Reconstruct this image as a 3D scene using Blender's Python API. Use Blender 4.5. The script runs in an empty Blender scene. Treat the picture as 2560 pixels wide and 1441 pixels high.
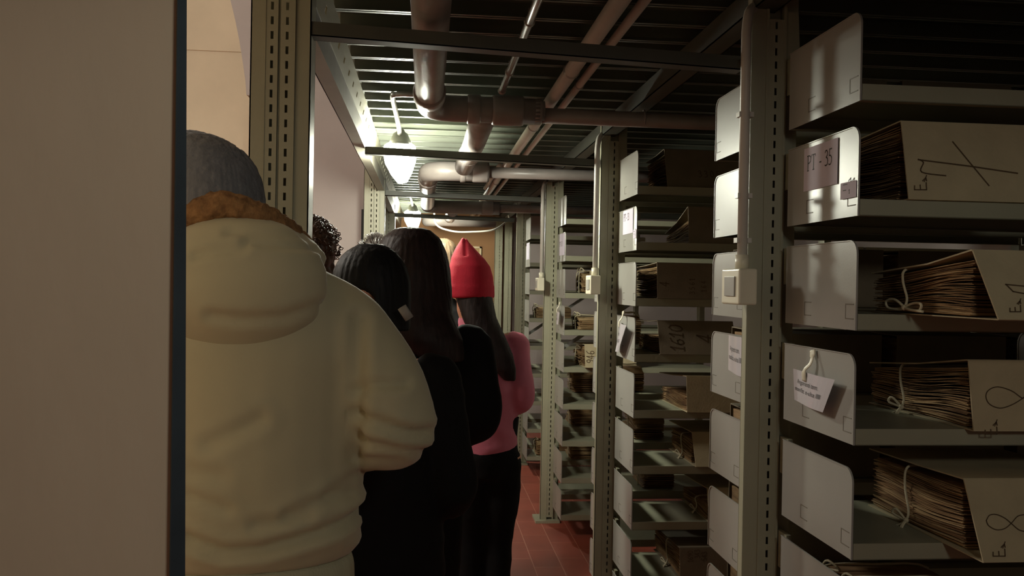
import bpy, bmesh, math, random
from mathutils import Vector, Matrix, noise
import numpy as np
random.seed(7)
PI = math.pi
C = bpy.context.scene.collection

# ------------------------------------------------------------------ camera
FPX = 2200.5
YAW, PITCH, ROLL = 0.09745, -0.00408, 0.01809
CAM = Vector((0, 0, 1.607))
_f = Vector((math.sin(YAW)*math.cos(PITCH), math.cos(YAW)*math.cos(PITCH), math.sin(PITCH)))
_r0 = Vector((math.cos(YAW), -math.sin(YAW), 0)); _u0 = _r0.cross(_f)
_r = math.cos(ROLL)*_r0 + math.sin(ROLL)*_u0
_u = -math.sin(ROLL)*_r0 + math.cos(ROLL)*_u0
cd = bpy.data.cameras.new('camera'); cam = bpy.data.objects.new('camera', cd); C.objects.link(cam)
M = Matrix.Identity(4)
for i in range(3):
    M[i][0], M[i][1], M[i][2], M[i][3] = _r[i], _u[i], -_f[i], CAM[i]
cam.matrix_world = M
cd.sensor_width = 36; cd.lens = FPX/2560*36; cd.clip_start = .02; cd.clip_end = 100
bpy.context.scene.camera = cam
def ray(px, py): return ((px-1280)/FPX)*_r + ((720.5-py)/FPX)*_u + _f
def atY(px, py, Y):
    d = ray(px, py); return CAM + d*(Y/d.y)
def atX(px, py, X):
    d = ray(px, py); return CAM + d*(X/d.x)
def atZ(px, py, z):
    d = ray(px, py); return CAM + d*((z-CAM.z)/d.z)
def onplane(px, py, p0, n):
    d = ray(px, py); return CAM + d*((p0-CAM).dot(n)/d.dot(n))

# ------------------------------------------------------------------ world, lights, exposure
w = bpy.data.worlds.new('world'); bpy.context.scene.world = w; w.use_nodes = True
w.node_tree.nodes['Background'].inputs[0].default_value = (.9, .85, .8, 1)
w.node_tree.nodes['Background'].inputs[1].default_value = 0.01
vs = bpy.context.scene.view_settings
vs.view_transform = 'Standard'; vs.look = 'None'; vs.gamma = 1; vs.use_curve_mapping = False; vs.exposure = -0.12
def lamp(name, kind, loc, power, color, size=.1, rot=None, **kw):
    l = bpy.data.lights.new(name, kind); l.energy = power; l.color = color
    if kind == 'POINT': l.shadow_soft_size = size
    if kind == 'AREA': l.size = size
    if kind == 'SPOT':
        l.shadow_soft_size = size; l.spot_size = kw['angle']; l.spot_blend = kw.get('blend', .3)
    o = bpy.data.objects.new(name, l); o.location = loc
    if rot: o.rotation_euler = rot
    C.objects.link(o); return o
WARM = (1, .97, .85); COOL = (1, .96, .84)
# shaded ceiling lamp of the aisle behind the photographer, the lamp of the vaulted hall on the left, and a warm point light without fixture near the end wall
lamp('lamp_behind', 'SPOT', (.55, -.45, 2.14), 21.5, WARM, .12, (math.radians(12), 0, 0), angle=math.radians(165), blend=.25)
lamp('lamp_hall', 'POINT', (-2.0, 3.4, 3.0), 150, (1, .94, .83), .25)
lamp('lamp_far', 'POINT', (.25, 8.9, 2.0), 1.3, (1, .75, .5), .1)

# ------------------------------------------------------------------ materials
def lin(c):
    return tuple(((v/255)/12.92 if v/255 <= .04045 else ((v/255+.055)/1.055)**2.4) for v in c) + (1,)
def mat(name, rgb, rough=.6, metal=0, var=.12, scale=8, bump=0.0, bscale=60, emit=0, stretch=(1, 1, 1), spec=.5, rgb2=None, sheen=0):
    m = bpy.data.materials.new(name); m.use_nodes = True
    nt = m.node_tree; b = nt.nodes['Principled BSDF']
    b.inputs['Roughness'].default_value = rough; b.inputs['Metallic'].default_value = metal
    b.inputs['Specular IOR Level'].default_value = spec
    if sheen: b.inputs['Sheen Weight'].default_value = sheen
    tc = nt.nodes.new('ShaderNodeTexCoord'); mp = nt.nodes.new('ShaderNodeMapping')
    mp.inputs['Scale'].default_value = stretch
    nt.links.new(tc.outputs['Object'], mp.inputs['Vector'])
    nz = nt.nodes.new('ShaderNodeTexNoise'); nz.inputs['Scale'].default_value = scale; nz.inputs['Detail'].default_value = 5
    nt.links.new(mp.outputs[0], nz.inputs['Vector'])
    cr = nt.nodes.new('ShaderNodeValToRGB'); cr.color_ramp.elements[0].position = .3; cr.color_ramp.elements[1].position = .7
    c = lin(rgb); c2 = lin(rgb2) if rgb2 else tuple(min(1, v*(1+var)) for v in c[:3])+(1,)
    c1 = c if rgb2 else tuple(v*(1-var) for v in c[:3])+(1,)
    cr.color_ramp.elements[0].color = c1; cr.color_ramp.elements[1].color = c2
    nt.links.new(nz.outputs['Fac'], cr.inputs['Fac']); nt.links.new(cr.outputs[0], b.inputs['Base Color'])
    if bump:
        n2 = nt.nodes.new('ShaderNodeTexNoise'); n2.inputs['Scale'].default_value = bscale; n2.inputs['Detail'].default_value = 4
        nt.links.new(mp.outputs[0], n2.inputs['Vector'])
        bp = nt.nodes.new('ShaderNodeBump'); bp.inputs['Strength'].default_value = bump; bp.inputs['Distance'].default_value = .004
        nt.links.new(n2.outputs['Fac'], bp.inputs['Height']); nt.links.new(bp.outputs[0], b.inputs['Normal'])
    if emit:
        b.inputs['Emission Color'].default_value = c; b.inputs['Emission Strength'].default_value = emit
    return m
m_paint = mat('grey_green_painted_steel', (158, 156, 134), .42, var=.05, scale=5, bump=.05, bscale=200)
m_panel = mat('light_grey_panel_paint', (156, 154, 148), .33, var=.04, scale=6, bump=.04, bscale=300)
m_groove = mat('panel_groove', (110, 104, 92), .6)
m_shelf = mat('shelf_paint', (150, 149, 128), .4, var=.06, scale=6)
m_beam = mat('dark_beam_paint', (72, 72, 63), .5, var=.1)
m_deck = mat('deck_steel', (104, 108, 97), .4, metal=.3, var=.12, scale=4)
m_galv = mat('galvanised_conduit', (168, 166, 160), .28, metal=.4, var=.12, scale=20, stretch=(1, 1, 1))
m_pvc = mat('grey_conduit', (198, 194, 186), .4, var=.06)
m_iron = mat('drain_pipe_paint', (138, 130, 126), .38, var=.15, scale=9, bump=.2, bscale=40)
m_white = mat('ivory_plastic', (214, 208, 186), .4, var=.04)
m_plaster = mat('plaster', (206, 190, 166), .9, var=.07, scale=2.5, bump=.5, bscale=22)
m_plaster2 = mat('pinkish_plaster', (172, 161, 158), .9, var=.06, scale=2, bump=.25, bscale=20)
m_near = mat('near_plaster', (216, 199, 174), .85, var=.08, scale=3, bump=.7, bscale=16, stretch=(1, 1, .45))
m_brown = mat('brown_wall', (150, 112, 78), .9, var=.12, scale=2)
m_strip = mat('dark_blue_metal', (54, 70, 80), .5, var=.2, scale=10)
m_board = mat('cream_cardboard', (178, 164, 132), .85, var=.07, scale=14, bump=.2, bscale=120)
m_board2 = mat('shaded_brown_cardboard', (124, 112, 92), .85, var=.1, scale=14, bump=.2, bscale=120)  # brown lowered further so its colour carries the weak light between the racks
m_paperold = mat('old_paper', (104, 76, 50), .9, rgb2=(168, 134, 92), scale=7, stretch=(1, 1.2, 9), bump=.4, bscale=50)
m_paperlt = mat('old_paper_light', (152, 122, 84), .9, rgb2=(196, 168, 124), scale=9, stretch=(1, 1, 6))
m_paper = mat('white_paper', (218, 210, 226), .95, var=.03, spec=.1)
m_ink = mat('dark_ink', (50, 44, 44), .7)
m_pencil = mat('brown_ink', (84, 66, 44), .8)
m_string = mat('cotton_tape', (198, 188, 158), .8, var=.08, bump=.4, bscale=300)
m_plastic = mat('clear_sleeve', (205, 200, 206), .12, var=.02)
m_dark = mat('black_iron', (30, 30, 28), .5)
m_skin = mat('skin', (196, 140, 112), .5, var=.06, scale=12)
m_cream = mat('cream_jacket', (186, 178, 146), .75, var=.04, scale=5, bump=.15, bscale=35, sheen=.2)
m_creamrib = mat('cream_rib', (182, 178, 148), .8, var=.04, bump=.5, bscale=60, stretch=(6, 6, .3))
m_fur = mat('brown_fur', (112, 78, 46), .9, rgb2=(158, 118, 74), scale=60, bump=.8, bscale=150)
m_beanie = mat('grey_knit', (118, 119, 122), .9, var=.12, scale=40, bump=.6, bscale=120)
m_red = mat('red_knit', (176, 18, 46), .85, var=.06, scale=30, bump=.3, bscale=260)
m_pink = mat('pink_jacket', (190, 104, 124), .7, var=.05, scale=6, bump=.2, bscale=40)
m_black = mat('black_cloth', (13, 12, 13), .9, var=.2, scale=9, bump=.3, bscale=60, spec=.2)
m_navy = mat('dark_coat', (16, 15, 16), .8, var=.2, scale=9, bump=.3, bscale=60, spec=.2)
m_greycloth = mat('light_grey_trousers', (150, 146, 140), .85, var=.08, bump=.3)
m_hairblk = mat('black_hair', (13, 13, 16), .6, spec=.25, var=.4, scale=60, stretch=(1, 1, .08), bump=.5, bscale=90)
m_hairbr = mat('dark_brown_hair', (38, 26, 24), .55, spec=.25, var=.4, scale=70, stretch=(1, 1, .06), bump=.5, bscale=90)
m_hairdk = mat('deep_brown_hair', (30, 20, 19), .6, spec=.25, var=.4, scale=70, stretch=(1, 1, .06), bump=.5, bscale=90)
m_hairgr = mat('grey_hair', (110, 104, 100), .5, var=.5, scale=80)
m_hairfair = mat('fair_hair', (126, 106, 84), .5, var=.3, scale=70, stretch=(1, 1, .1))
m_haircurl = mat('curly_brown_hair', (62, 40, 28), .5, var=.4, scale=60)
m_white_eye = mat('eye_white', (225, 220, 215), .3)
m_glow = mat('lamp_glow', (250, 252, 232), .4, var=0, emit=330)
m_lampcap = mat('lamp_cap', (84, 84, 78), .5)
m_frame = mat('pale_frame', (214, 196, 160), .6)
def tile_mat():
    m = bpy.data.materials.new('terracotta_tiles'); m.use_nodes = True; nt = m.node_tree; b = nt.nodes['Principled BSDF']
    tc = nt.nodes.new('ShaderNodeTexCoord'); mp = nt.nodes.new('ShaderNodeMapping'); mp.inputs['Rotation'].default_value = (0, 0, PI/2)
    nt.links.new(tc.outputs['Object'], mp.inputs['Vector'])
    br = nt.nodes.new('ShaderNodeTexBrick'); br.inputs['Scale'].default_value = 1
    br.inputs['Brick Width'].default_value = .32; br.inputs['Row Height'].default_value = .16; br.inputs['Mortar Size'].default_value = .0035
    br.inputs['Mortar Smooth'].default_value = .3
    br.inputs['Color1'].default_value = lin((160, 80, 64)); br.inputs['Color2'].default_value = lin((146, 72, 58)); br.inputs['Mortar'].default_value = lin((178, 112, 94))
    nt.links.new(mp.outputs[0], br.inputs['Vector'])
    nz = nt.nodes.new('ShaderNodeTexNoise'); nz.inputs['Scale'].default_value = 3.5; nz.inputs['Detail'].default_value = 6
    nt.links.new(tc.outputs['Object'], nz.inputs['Vector'])
    mx = nt.nodes.new('ShaderNodeMix'); mx.data_type = 'RGBA'; mx.blend_type = 'OVERLAY'; mx.inputs['Factor'].default_value = .35
    nt.links.new(br.outputs['Color'], mx.inputs['A']); nt.links.new(nz.outputs['Fac'], mx.inputs['B'])
    nt.links.new(mx.outputs['Result'], b.inputs['Base Color'])
    b.inputs['Roughness'].default_value = .42
    bp = nt.nodes.new('ShaderNodeBump'); bp.inputs['Strength'].default_value = .25; bp.inputs['Distance'].default_value = .002; bp.invert = True
    nt.links.new(br.outputs['Fac'], bp.inputs['Height']); nt.links.new(bp.outputs[0], b.inputs['Normal'])
    return m
m_tile = tile_mat()

# ------------------------------------------------------------------ helpers
class MB:
    def __init__(s): s.b = bmesh.new(); s.mi = 0
    def face(s, vs):
        try:
            f = s.b.faces.new(vs); f.material_index = s.mi; return f
        except ValueError: return None
    def box(s, x0, x1, y0, y1, z0, z1, mi=None):
        if mi is not None: s.mi = mi
        v = [s.b.verts.new(p) for p in ((x0, y0, z0), (x1, y0, z0), (x1, y1, z0), (x0, y1, z0), (x0, y0, z1), (x1, y0, z1), (x1, y1, z1), (x0, y1, z1))]
        for q in ((3, 2, 1, 0), (4, 5, 6, 7), (0, 1, 5, 4), (1, 2, 6, 5), (2, 3, 7, 6), (3, 0, 4, 7)): s.face([v[i] for i in q])
        return s
    def hexa(s, P):
        v = [s.b.verts.new(p) for p in P]
        for q in ((3, 2, 1, 0), (4, 5, 6, 7), (0, 1, 5, 4), (1, 2, 6, 5), (2, 3, 7, 6), (3, 0, 4, 7)): s.face([v[i] for i in q])
        return s
    def loft(s, rings, cap=True, closed=False):      # rings: lists of points
        R = [[s.b.verts.new(p) for p in r] for r in rings]
        n = len(R[0]); k = len(R)
        for a in range(k if closed else k-1):
            A, B = R[a], R[(a+1) % k]
            for i in range(n): s.face([A[i], A[(i+1) % n], B[(i+1) % n], B[i]])
        if cap and not closed: s.face(list(reversed(R[0]))); s.face(R[-1])
        return s
    def tube(s, pts, r, n=10, closed=False, flat=1.0, ref=(0, 0, 1)):
        pts = [Vector(p) for p in pts]; k = len(pts); rs = r if isinstance(r, (list, tuple)) else [r]*k
        rings = []; ref = Vector(ref)
        for i, p in enumerate(pts):
            if closed: t = pts[(i+1) % k]-pts[i-1]
            else: t = pts[min(i+1, k-1)]-pts[max(i-1, 0)]
            t.normalize()
            if i == 0:
                a = t.cross(ref)
                if a.length < .2: a = t.cross(Vector((1, 0, 0)) if abs(t.x) < .9 else Vector((0, 1, 0)))
            else: a = a-t*a.dot(t)
            a.normalize(); b = a.cross(t)
            rings.append([p + a*(math.cos(q)*rs[i]) + b*(math.sin(q)*rs[i]*flat) for q in [2*PI*j/n for j in range(n)]])
        return s.loft(rings, True, closed)
    def limb(s, pts, rs, n=16, sub=5):
        Q = catmull([tuple(p)+() for p in pts], sub); R4 = catmull([(r_, 0, 0) for r_ in rs], sub)
        return s.tube(Q, [q.x for q in R4], n)
    def ell(s, c, rx, ry, rz, n=16, k=10, rot=None):
        rings = []; c = Vector(c)
        for i in range(k+1):
            t = PI*(.02+.96*i/k); z = -math.cos(t)*rz; q = math.sin(t)
            ring = []
            for j in range(n):
                v = Vector((rx*q*math.cos(2*PI*j/n), ry*q*math.sin(2*PI*j/n), z))
                if rot: v = rot @ v
                ring.append(c+v)
            rings.append(ring)
        return s.loft(rings)
    def prism(s, poly, axis, a, b):                 # poly 2D in the other two axes
        def P(u, v, w):
            return {'x': (w, u, v), 'y': (u, w, v), 'z': (u, v, w)}[axis]
        return s.loft([[P(u, v, a) for u, v in poly], [P(u, v, b) for u, v in poly]])
    def mesh(s, name, mats, smooth=False):
        bmesh.ops.recalc_face_normals(s.b, faces=s.b.faces)
        me = bpy.data.meshes.new(name); s.b.to_mesh(me); s.b.free()
        for m in (mats if isinstance(mats, (list, tuple)) else [mats]): me.materials.append(m)
        if smooth: me.polygons.foreach_set('use_smooth', [True]*len(me.polygons))
        return me
    def obj(s, name, mats, parent=None, smooth=False, loc=None):
        return link(name, s.mesh(name, mats, smooth), parent, loc)
def link(name, me, parent=None, loc=None):
    o = bpy.data.objects.new(name, me); C.objects.link(o)
    if parent: o.parent = parent
    if loc is not None: o.location = loc
    return o
def tag(o, label=None, cat=None, group=None, kind=None):
    if label: o['label'] = label
    if cat: o['category'] = cat
    if group: o['group'] = group
    if kind: o['kind'] = kind
    return o
def thing(name, label, cat, loc=(0, 0, 0), group=None, rz=0):
    o = bpy.data.objects.new(name, None); C.objects.link(o); o.location = loc; o.rotation_euler = (0, 0, rz)
    o.empty_display_size = .05
    return tag(o, label, cat, group)
def struct(name, mb, mats, smooth=False): return tag(mb.obj(name, mats, None, smooth), kind='structure')
def bevel(o, w=.002, seg=2):
    md = o.modifiers.new('bevel', 'BEVEL'); md.width = w; md.segments = seg; md.limit_method = 'ANGLE'; return o
def catmull(P, n=6, closed=False):
    P = [Vector(p) for p in P]; out = []; k = len(P)
    for i in range(k if closed else k-1):
        if closed: a, b, c, d = P[i-1], P[i], P[(i+1) % k], P[(i+2) % k]
        else: a, b, c, d = P[max(i-1, 0)], P[i], P[i+1], P[min(i+2, k-1)]
        for j in range(n):
            t = j/n
            out.append(.5*((2*b)+(c-a)*t+(2*a-5*b+4*c-d)*t*t+(3*b-a-3*c+d)*t**3))
    if not closed: out.append(P[-1])
    return out

# ------------------------------------------------------------------ measured layout
X0, YR, PITCH_Y = .876, 1.7187, 1.8954
ZS, DZ = 1.9954, .235
def zs(k): return ZS-DZ*k            # underside of shelf k
def zt(k): return zs(k)+.034         # its top
RACKS = [YR+PITCH_Y*i for i in range(4)]

# ------------------------------------------------------------------ setting
struct('floor', MB().box(-3.6, 3.4, -3, 10.2, -.05, 0), m_tile)
struct('wall_back', MB().box(-.5, .93, 9.9, 10.05, 0, 3.2), m_brown)
struct('wall_back_right', MB().box(.93, 3.4, 9.9, 10.05, 0, 3.2), m_plaster2)
struct('wall_right', MB().box(3.3, 3.45, -3, 10, 0, 3.2), m_plaster2)
struct('wall_rear', MB().box(-3.6, 3.4, -3.1, -2.95, 0, 3.2), m_plaster2)
struct('wall_left', MB().box(-3.65, -3.5, -3, 6.6, 0, 5), m_plaster)
# far wall of the vaulted hall on the left, its springing vault and the projecting pier with its arch
YH = 6.5
struct('wall_hall', MB().box(-3.6, -.44, YH, YH+.2, 0, 3.33), m_plaster)
v = MB(); prof = [(YH+.1, 3.24), (YH-.02, 3.24), (YH-.08, 3.75), (YH-.5, 4.3), (YH-1.4, 4.8), (YH-3, 5.1), (-3, 5.1), (-3, 5.25), (YH-3, 5.25), (YH-1.3, 4.95), (YH-.4, 4.45), (YH+.1, 3.9), (YH+.25, 3.33)]
v.prism(prof, 'x', -3.6, 3.4); struct('ceiling', v, m_plaster)
YP = 6.3
pts = [atY(*p, YP) for p in ((616, 237), (613, 200), (606, 150), (598, 100), (588, 50), (576, 0), (555, -80), (520, -180))]
poly = [(-.435, 0), (-.435, 4.6)] + [(p.x, p.z) for p in reversed(pts)] + [(pts[0].x+.05, pts[0].z-.01), (pts[0].x+.05, 0)]
struct('wall_pier', MB().prism(poly, 'y', YP, YH+.02), m_plaster2)
a = atY(905, 525, 6.25); b = atY(912, 600, 6.25)
struct('trim_2', MB().box(a.x, b.x, 6.2, 6.3, 0, a.z), m_dark)
# near wall end at the left edge and its dark steel edge
tl, tr, bl, br_ = atY(444, 0, .985), atY(467, 0, .985), atY(425, 1441, .985), atY(463, 1441, .985)
def ext(p, q, z): t = (z-p.z)/(q.z-p.z); return p.x+(q.x-p.x)*t
nw = MB(); zl, zh = 0, 2.6
xa, xb = ext(tl, bl, zl), ext(tl, bl, zh)
nw.hexa([(-1.6, 1.0, zl), (xa, 1.0, zl), (xa*1.6, 1.25, zl), (-1.6, 1.25, zl), (-1.6, 1.0, zh), (xb, 1.0, zh), (xb*1.6, 1.25, zh), (-1.6, 1.25, zh)])
struct('wall_near', nw, m_near)
st = MB(); xc, xd = ext(tr, br_, zl), ext(tr, br_, zh)
st.hexa([(xa, .985, zl), (xc, .985, zl), (xc-.012, 1.02, zl), (xa-.012, 1.02, zl), (xb, .985, zh), (xd, .985, zh), (xd-.012, 1.02, zh), (xb-.012, 1.02, zh)])
struct('trim_1', st, m_strip)

# mezzanine deck: planks with hanging double lips every 17.5 cm
dk = MB(); dk.box(-.30, 3.28, -1.2, 9.9, 2.412, 2.425)
y = 9.9-.0
yy = 2.515-.175*21
while yy < 9.85:
    if yy > -1.2:
        dk.box(-.27, 3.28, yy-.007, yy-.004, 2.372, 2.412); dk.box(-.27, 3.28, yy+.004, yy+.007, 2.372, 2.412)
        dk.box(-.27, 3.28, yy-.014, yy-.004, 2.370, 2.373); dk.box(-.27, 3.28, yy+.004, yy+.014, 2.370, 2.373)
    yy += .175
deck = dk.obj('mezzanine_deck', m_deck)
tag(deck, 'ribbed steel deck of the mezzanine over the aisle', 'deck')
rv = MB()
yy = 2.515-.0875
while yy < 8:
    for xx in (-.22, .26, .30, .74, .78):
        rv.ell((xx, yy+.01, 2.411), .008, .008, .005, 8, 4)
    yy += .175
rv.obj('rivet', m_galv, deck, True)['kind'] = 'stuff'

# ------------------------------------------------------------------ slotted posts
def slot_strip(mb, x0, x1, y0, z0, z1, sw=.006, sl=.018, pitch=.033, t=.002):
    xc = (x0+x1)/2
    mb.box(x0, xc-sw/2, y0, y0+t, z0, z1); mb.box(xc+sw/2, x1, y0, y0+t, z0, z1)
    z = z0
    while z < z1:
        e = min(z+pitch-sl, z1); mb.box(xc-sw/2, xc+sw/2, y0, y0+t, z, e); z += pitch
def right_post_mesh(zh=2.36):
    # local x from rack plane X0, y from rack front
    mb = MB(); x0, x1 = -.079, .009; y0, y1 = .405, .440
    mb.box(x0, -.040, y0+.003, y0+.006, 0, zh)                 # flat flange
    mb.box(-.042, -.036, y0-.001, y0+.005, 0, zh)              # folded ridge
    slot_strip(mb, -.036, .002, y0, .03, zh-.08)
    mb.box(.002, x1, y0-.002, y0+.004, 0, zh)
    mb.box(x0, x0+.003, y0+.003, y1, 0, zh); mb.box(x1-.003, x1, y0, y1, 0, zh); mb.box(x0, x1, y1-.003, y1, 0, zh)
    mb.box(x0, x1, y0, y1, zh-.003, zh)
    # gusset flaring at the head
    mb.prism([(x1, 2.30), (x1+.03, 2.30), (x1+.035, 2.20), (x1+.012, 2.14), (x1, 2.10)], 'y', y0, y0+.004)
    return mb.mesh('upright', m_paint)
def left_post(Y, label):
    t = thing('steel_post', label, 'post', (-.351, Y, 0), 'slotted steel posts along the left of the aisle')
    mb = MB(); zh = 2.36
    mb.box(-.07, -.034, .004, .007, 0, zh); mb.box(.034, .07, .006, .009, 0, zh)
    slot_strip(mb, -.034, -.006, 0, .02, zh, sw=.0065, sl=.0185, pitch=.0345)
    slot_strip(mb, .000, .030, 0, .02, zh, sw=.0065, sl=.0185, pitch=.0345)
    mb.box(-.006, .000, .008, .01, 0, zh); mb.box(-.0365, -.034, -.002, .004, 0, zh); mb.box(.030, .034, -.002, .004, 0, zh)
    mb.box(-.07, -.067, .004, .09, 0, zh); mb.box(.067, .07, .006, .09, 0, zh); mb.box(-.07, .07, .088, .09, 0, zh)
    mb.obj('upright', m_paint, t); MB().box(-.1, .1, -.05, .14, 0, .014).obj('base_plate', m_paint, t)
    return t
left_post(2.12, 'wide slotted steel post behind the person in the cream jacket')
left_post(RACKS[2]+.40, 'brightly lit slotted steel post beside the nearer lamp')
left_post(RACKS[3]+.40, 'dark slotted steel post in shadow behind the brightly lit one')

# ------------------------------------------------------------------ archive racks
PH = .186
def panel_mesh(rear=False):
    mb = MB(); r = .03; L = .356
    p = [(0, 0), (L, 0), (L, PH)]
    for i in range(7):
        a = PI/2+i*PI/12; p.append((r+math.cos(a)*r, PH-r+math.sin(a)*r))
    if rear: p = [(L-u, v_) for u, v_ in p]
    mb.prism(p, 'x', -.001, .001)
    # folded rim
    rim = [(u, v_) for u, v_ in p]
    arc = [q for q in p[2:]] + [p[0]]
    for q0, q1 in zip(arc[:-1], arc[1:]):
        cx, cz = L/2, PH/2
        def ins(q): d = Vector((cx-q[0], cz-q[1])); d.normalize(); return (q[0]+d.x*.004, q[1]+d.y*.004)
        i0, i1 = ins(q0), ins(q1)
        mb.hexa([(-.003, *q0), (-.003, *q1), (-.003, *i1), (-.003, *i0), (-.001, *q0), (-.001, *q1), (-.001, *i1), (-.001, *i0)])
    mb.mi = 1
    for y0, w_ in ((.012, .036), (.212, .036)):
        if rear: y0 = L-y0-w_
        z0, h = .022, .03
        mb.box(-.0016, -.001, y0, y0+w_, z0, z0+.0022); mb.box(-.0016, -.001, y0, y0+w_, z0+h, z0+h+.0022)
        mb.box(-.0016, -.001, y0+w_-.002, y0+w_, z0, z0+h)
    return mb.mesh('end_panel', [m_panel, m_groove])
def shelf_mesh(L):
    mb = MB()
    mb.box(.002, L, .002, .354, .0315, .034); mb.box(.002, L, 0, .002, 0, .034); mb.box(.002, L, .354, .356, 0, .034)
    mb.box(.002, L, 0, .018, 0, .002); mb.box(.002, L, .338, .356, 0, .002)
    return mb.mesh('shelf', m_shelf)
me_pf, me_pr, me_sh, me_post = panel_mesh(), panel_mesh(True), shelf_mesh(.99), right_post_mesh()
mb = MB(); mb.box(-.115, .05, .36, .545, 0, .016); me_base = mb.mesh('base_plate', m_paint)
mb = MB(); mb.box(-.0, .012, -.0, .0905, .0, .09); me_arm = mb.mesh('shelf_arm', m_paint)
mb = MB(); mb.box(.011, .045, .42, .485, 0, 2.36); me_mid = mb.mesh('inner_upright', m_paint)
rack_lab = ['nearest archive rack, with a PT - 35 card on its end panel', 'second archive rack, with a white hanging card and the 1610 folder',
            'third archive rack down the aisle, mostly empty lower shelves', 'fourth, farthest archive rack beside the brown end wall']
racks = []; panels = {}
for i, Y in enumerate(RACKS):
    t = thing('archive_rack', rack_lab[i], 'shelving', (X0, Y, 0), 'double-sided steel racks along the right of the aisle'); racks.append(t)
    link('upright', me_post, t); link('base_plate', me_base, t)
    nb = 2 if i < 2 else 1
    for k in range(9):
        for rear in (0, 1):
            panels[i, k, rear] = link('end_panel', me_pr if rear else me_pf, t, (0, .549*rear, zs(k)))
            for bx in range(nb): link('shelf', me_sh, t, (bx*1.0, .549*rear, zs(k)))
        link('shelf_arm', me_arm, t, (.012, .40-.045, zs(k)-.012+PH+.02-.1))
    for bx in (.0, 1.0, 1.99)[:nb+1]: link('inner_upright', me_mid, t, (bx, 0, 0))
for i in (2, 3):
    mb = MB(); y_ = .47
    mb.hexa([(.05, y_, 1.15), (.95, y_, 1.75), (.95, y_+.004, 1.75), (.05, y_+.004, 1.15), (.05, y_, 1.18), (.95, y_, 1.78), (.95, y_+.004, 1.78), (.05, y_+.004, 1.18)])
    mb.obj('diagonal_brace', m_panel, racks[i])
# divider seen on the fourth shelf of the nearest rack, far right
link('divider', me_pr, racks[0], (.606, 0, zt(3)+.002))

# ------------------------------------------------------------------ cards and paper labels
def text_polys(txt, size, bold=False):
    cu = bpy.data.curves.new('t', 'FONT'); cu.body = txt; cu.size = size; cu.resolution_u = 3; cu.offset = .0004 if bold else 0
    o = bpy.data.objects.new('t', cu); C.objects.link(o); dg = bpy.context.evaluated_depsgraph_get(); dg.update()
    me = bpy.data.meshes.new_from_object(o.evaluated_get(dg)); P = [v_.co.copy() for v_ in me.vertices]; F = [list(p.vertices) for p in me.polygons]
    bpy.data.objects.remove(o); bpy.data.curves.remove(cu); bpy.data.meshes.remove(me)
    return P, F
def add_text(mb, txt, size, place, mi=1, fit=None):
    P, F = text_polys(txt, size)
    if fit: k_ = fit/max(p.x for p in P); P = [Vector((p.x*k_, p.y, 0)) for p in P]
    vs_ = [mb.b.verts.new(place(p.x, p.y)) for p in P]; mb.mi = mi
    for f in F: mb.face([vs_[q] for q in f])
def ribbon(mb, pts, wd, place, mi=1):
    mb.mi = mi; P = [Vector(p) for p in pts]
    for a_, b_ in zip(P[:-1], P[1:]):
        d = b_-a_
        if d.length < 1e-6: continue
        d.normalize(); n = Vector((-d.y, d.x))*wd/2; a2, b2 = a_-d*wd*.3, b_+d*wd*.3
        mb.face([mb.b.verts.new(place(*q)) for q in (a2+n, a2-n, b2-n, b2+n)])
GL = {  # serif strokes on a 0..1 high grid: list of (polyline, weight)
 'P': [([(.12, 0), (.12, 1)], 1.5), ([(0, 0), (.26, 0)], .7), ([(0, 1), (.3, 1), (.5, .93), (.56, .77), (.5, .6), (.3, .5), (.12, .5)], 1)],
 'T': [([(.3, 0), (.3, 1)], 1.5), ([(.16, 0), (.44, 0)], .7), ([(0, .86), (.02, 1), (.58, 1), (.6, .86)], .8)],
 '-': [([(0, .36), (.24, .36)], 1.2)],
 '3': [([(.02, .86), (.12, .98), (.28, .98), (.38, .84), (.34, .66), (.18, .55), (.36, .46), (.44, .28), (.36, .07), (.18, 0), (.02, .05)], 1.1)],
 '5': [([(.42, 1), (.12, 1), (.06, .6), (.26, .58), (.42, .42), (.42, .2), (.28, .03), (.12, 0), (0, .06)], 1.1)],
 '1': [([(.02, .7), (.2, 1), (.2, 0)], 1.2), ([(.05, 0), (.36, 0)], 1)],
 '6': [([(.42, .98), (.2, .85), (.06, .5), (.04, .22), (.18, 0), (.36, .06), (.42, .28), (.32, .46), (.12, .42), (.05, .25)], 1.1)],
 '0': [([(.22, 1), (.06, .8), (.02, .45), (.1, .12), (.26, 0), (.42, .15), (.46, .5), (.4, .85), (.22, 1)], 1.1)],
 '9': [([(.4, .6), (.2, .52), (.04, .68), (.12, .94), (.32, .98), (.42, .78), (.38, .4), (.16, 0)], 1.1)],
 '4': [([(.3, 0), (.3, 1), (0, .32), (.44, .32)], 1.1)],
 'E': [([(.4, 1), (.06, 1), (.06, 0), (.44, 0)], 1.2), ([(.06, .52), (.34, .52)], 1)],
 'F': [([(.4, 1), (.06, 1), (.06, 0)], 1.2), ([(.06, .52), (.34, .52)], 1)],
 's': [([(.3, .5), (.1, .55), (.08, .36), (.3, .22), (.26, .02), (.04, .04)], 1)],
}
ADV = {'P': .66, 'T': .8, '-': .5, '3': .56, '5': .6, '1': .46, '6': .56, '0': .6, '9': .56, '4': .56, 'E': .6, 'F': .5, 's': .4, ' ': .3}
def write(mb, txt, h, place, x=0, y=0, wd=.07, slant=0, mi=1):
    for ch in txt:
        for pl, wt in GL.get(ch, []):
            ribbon(mb, [(x+(u+slant*v_)*h, y+v_*h) for u, v_ in pl], wd*h*wt, place, mi)
        x += ADV[ch]*h
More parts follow.
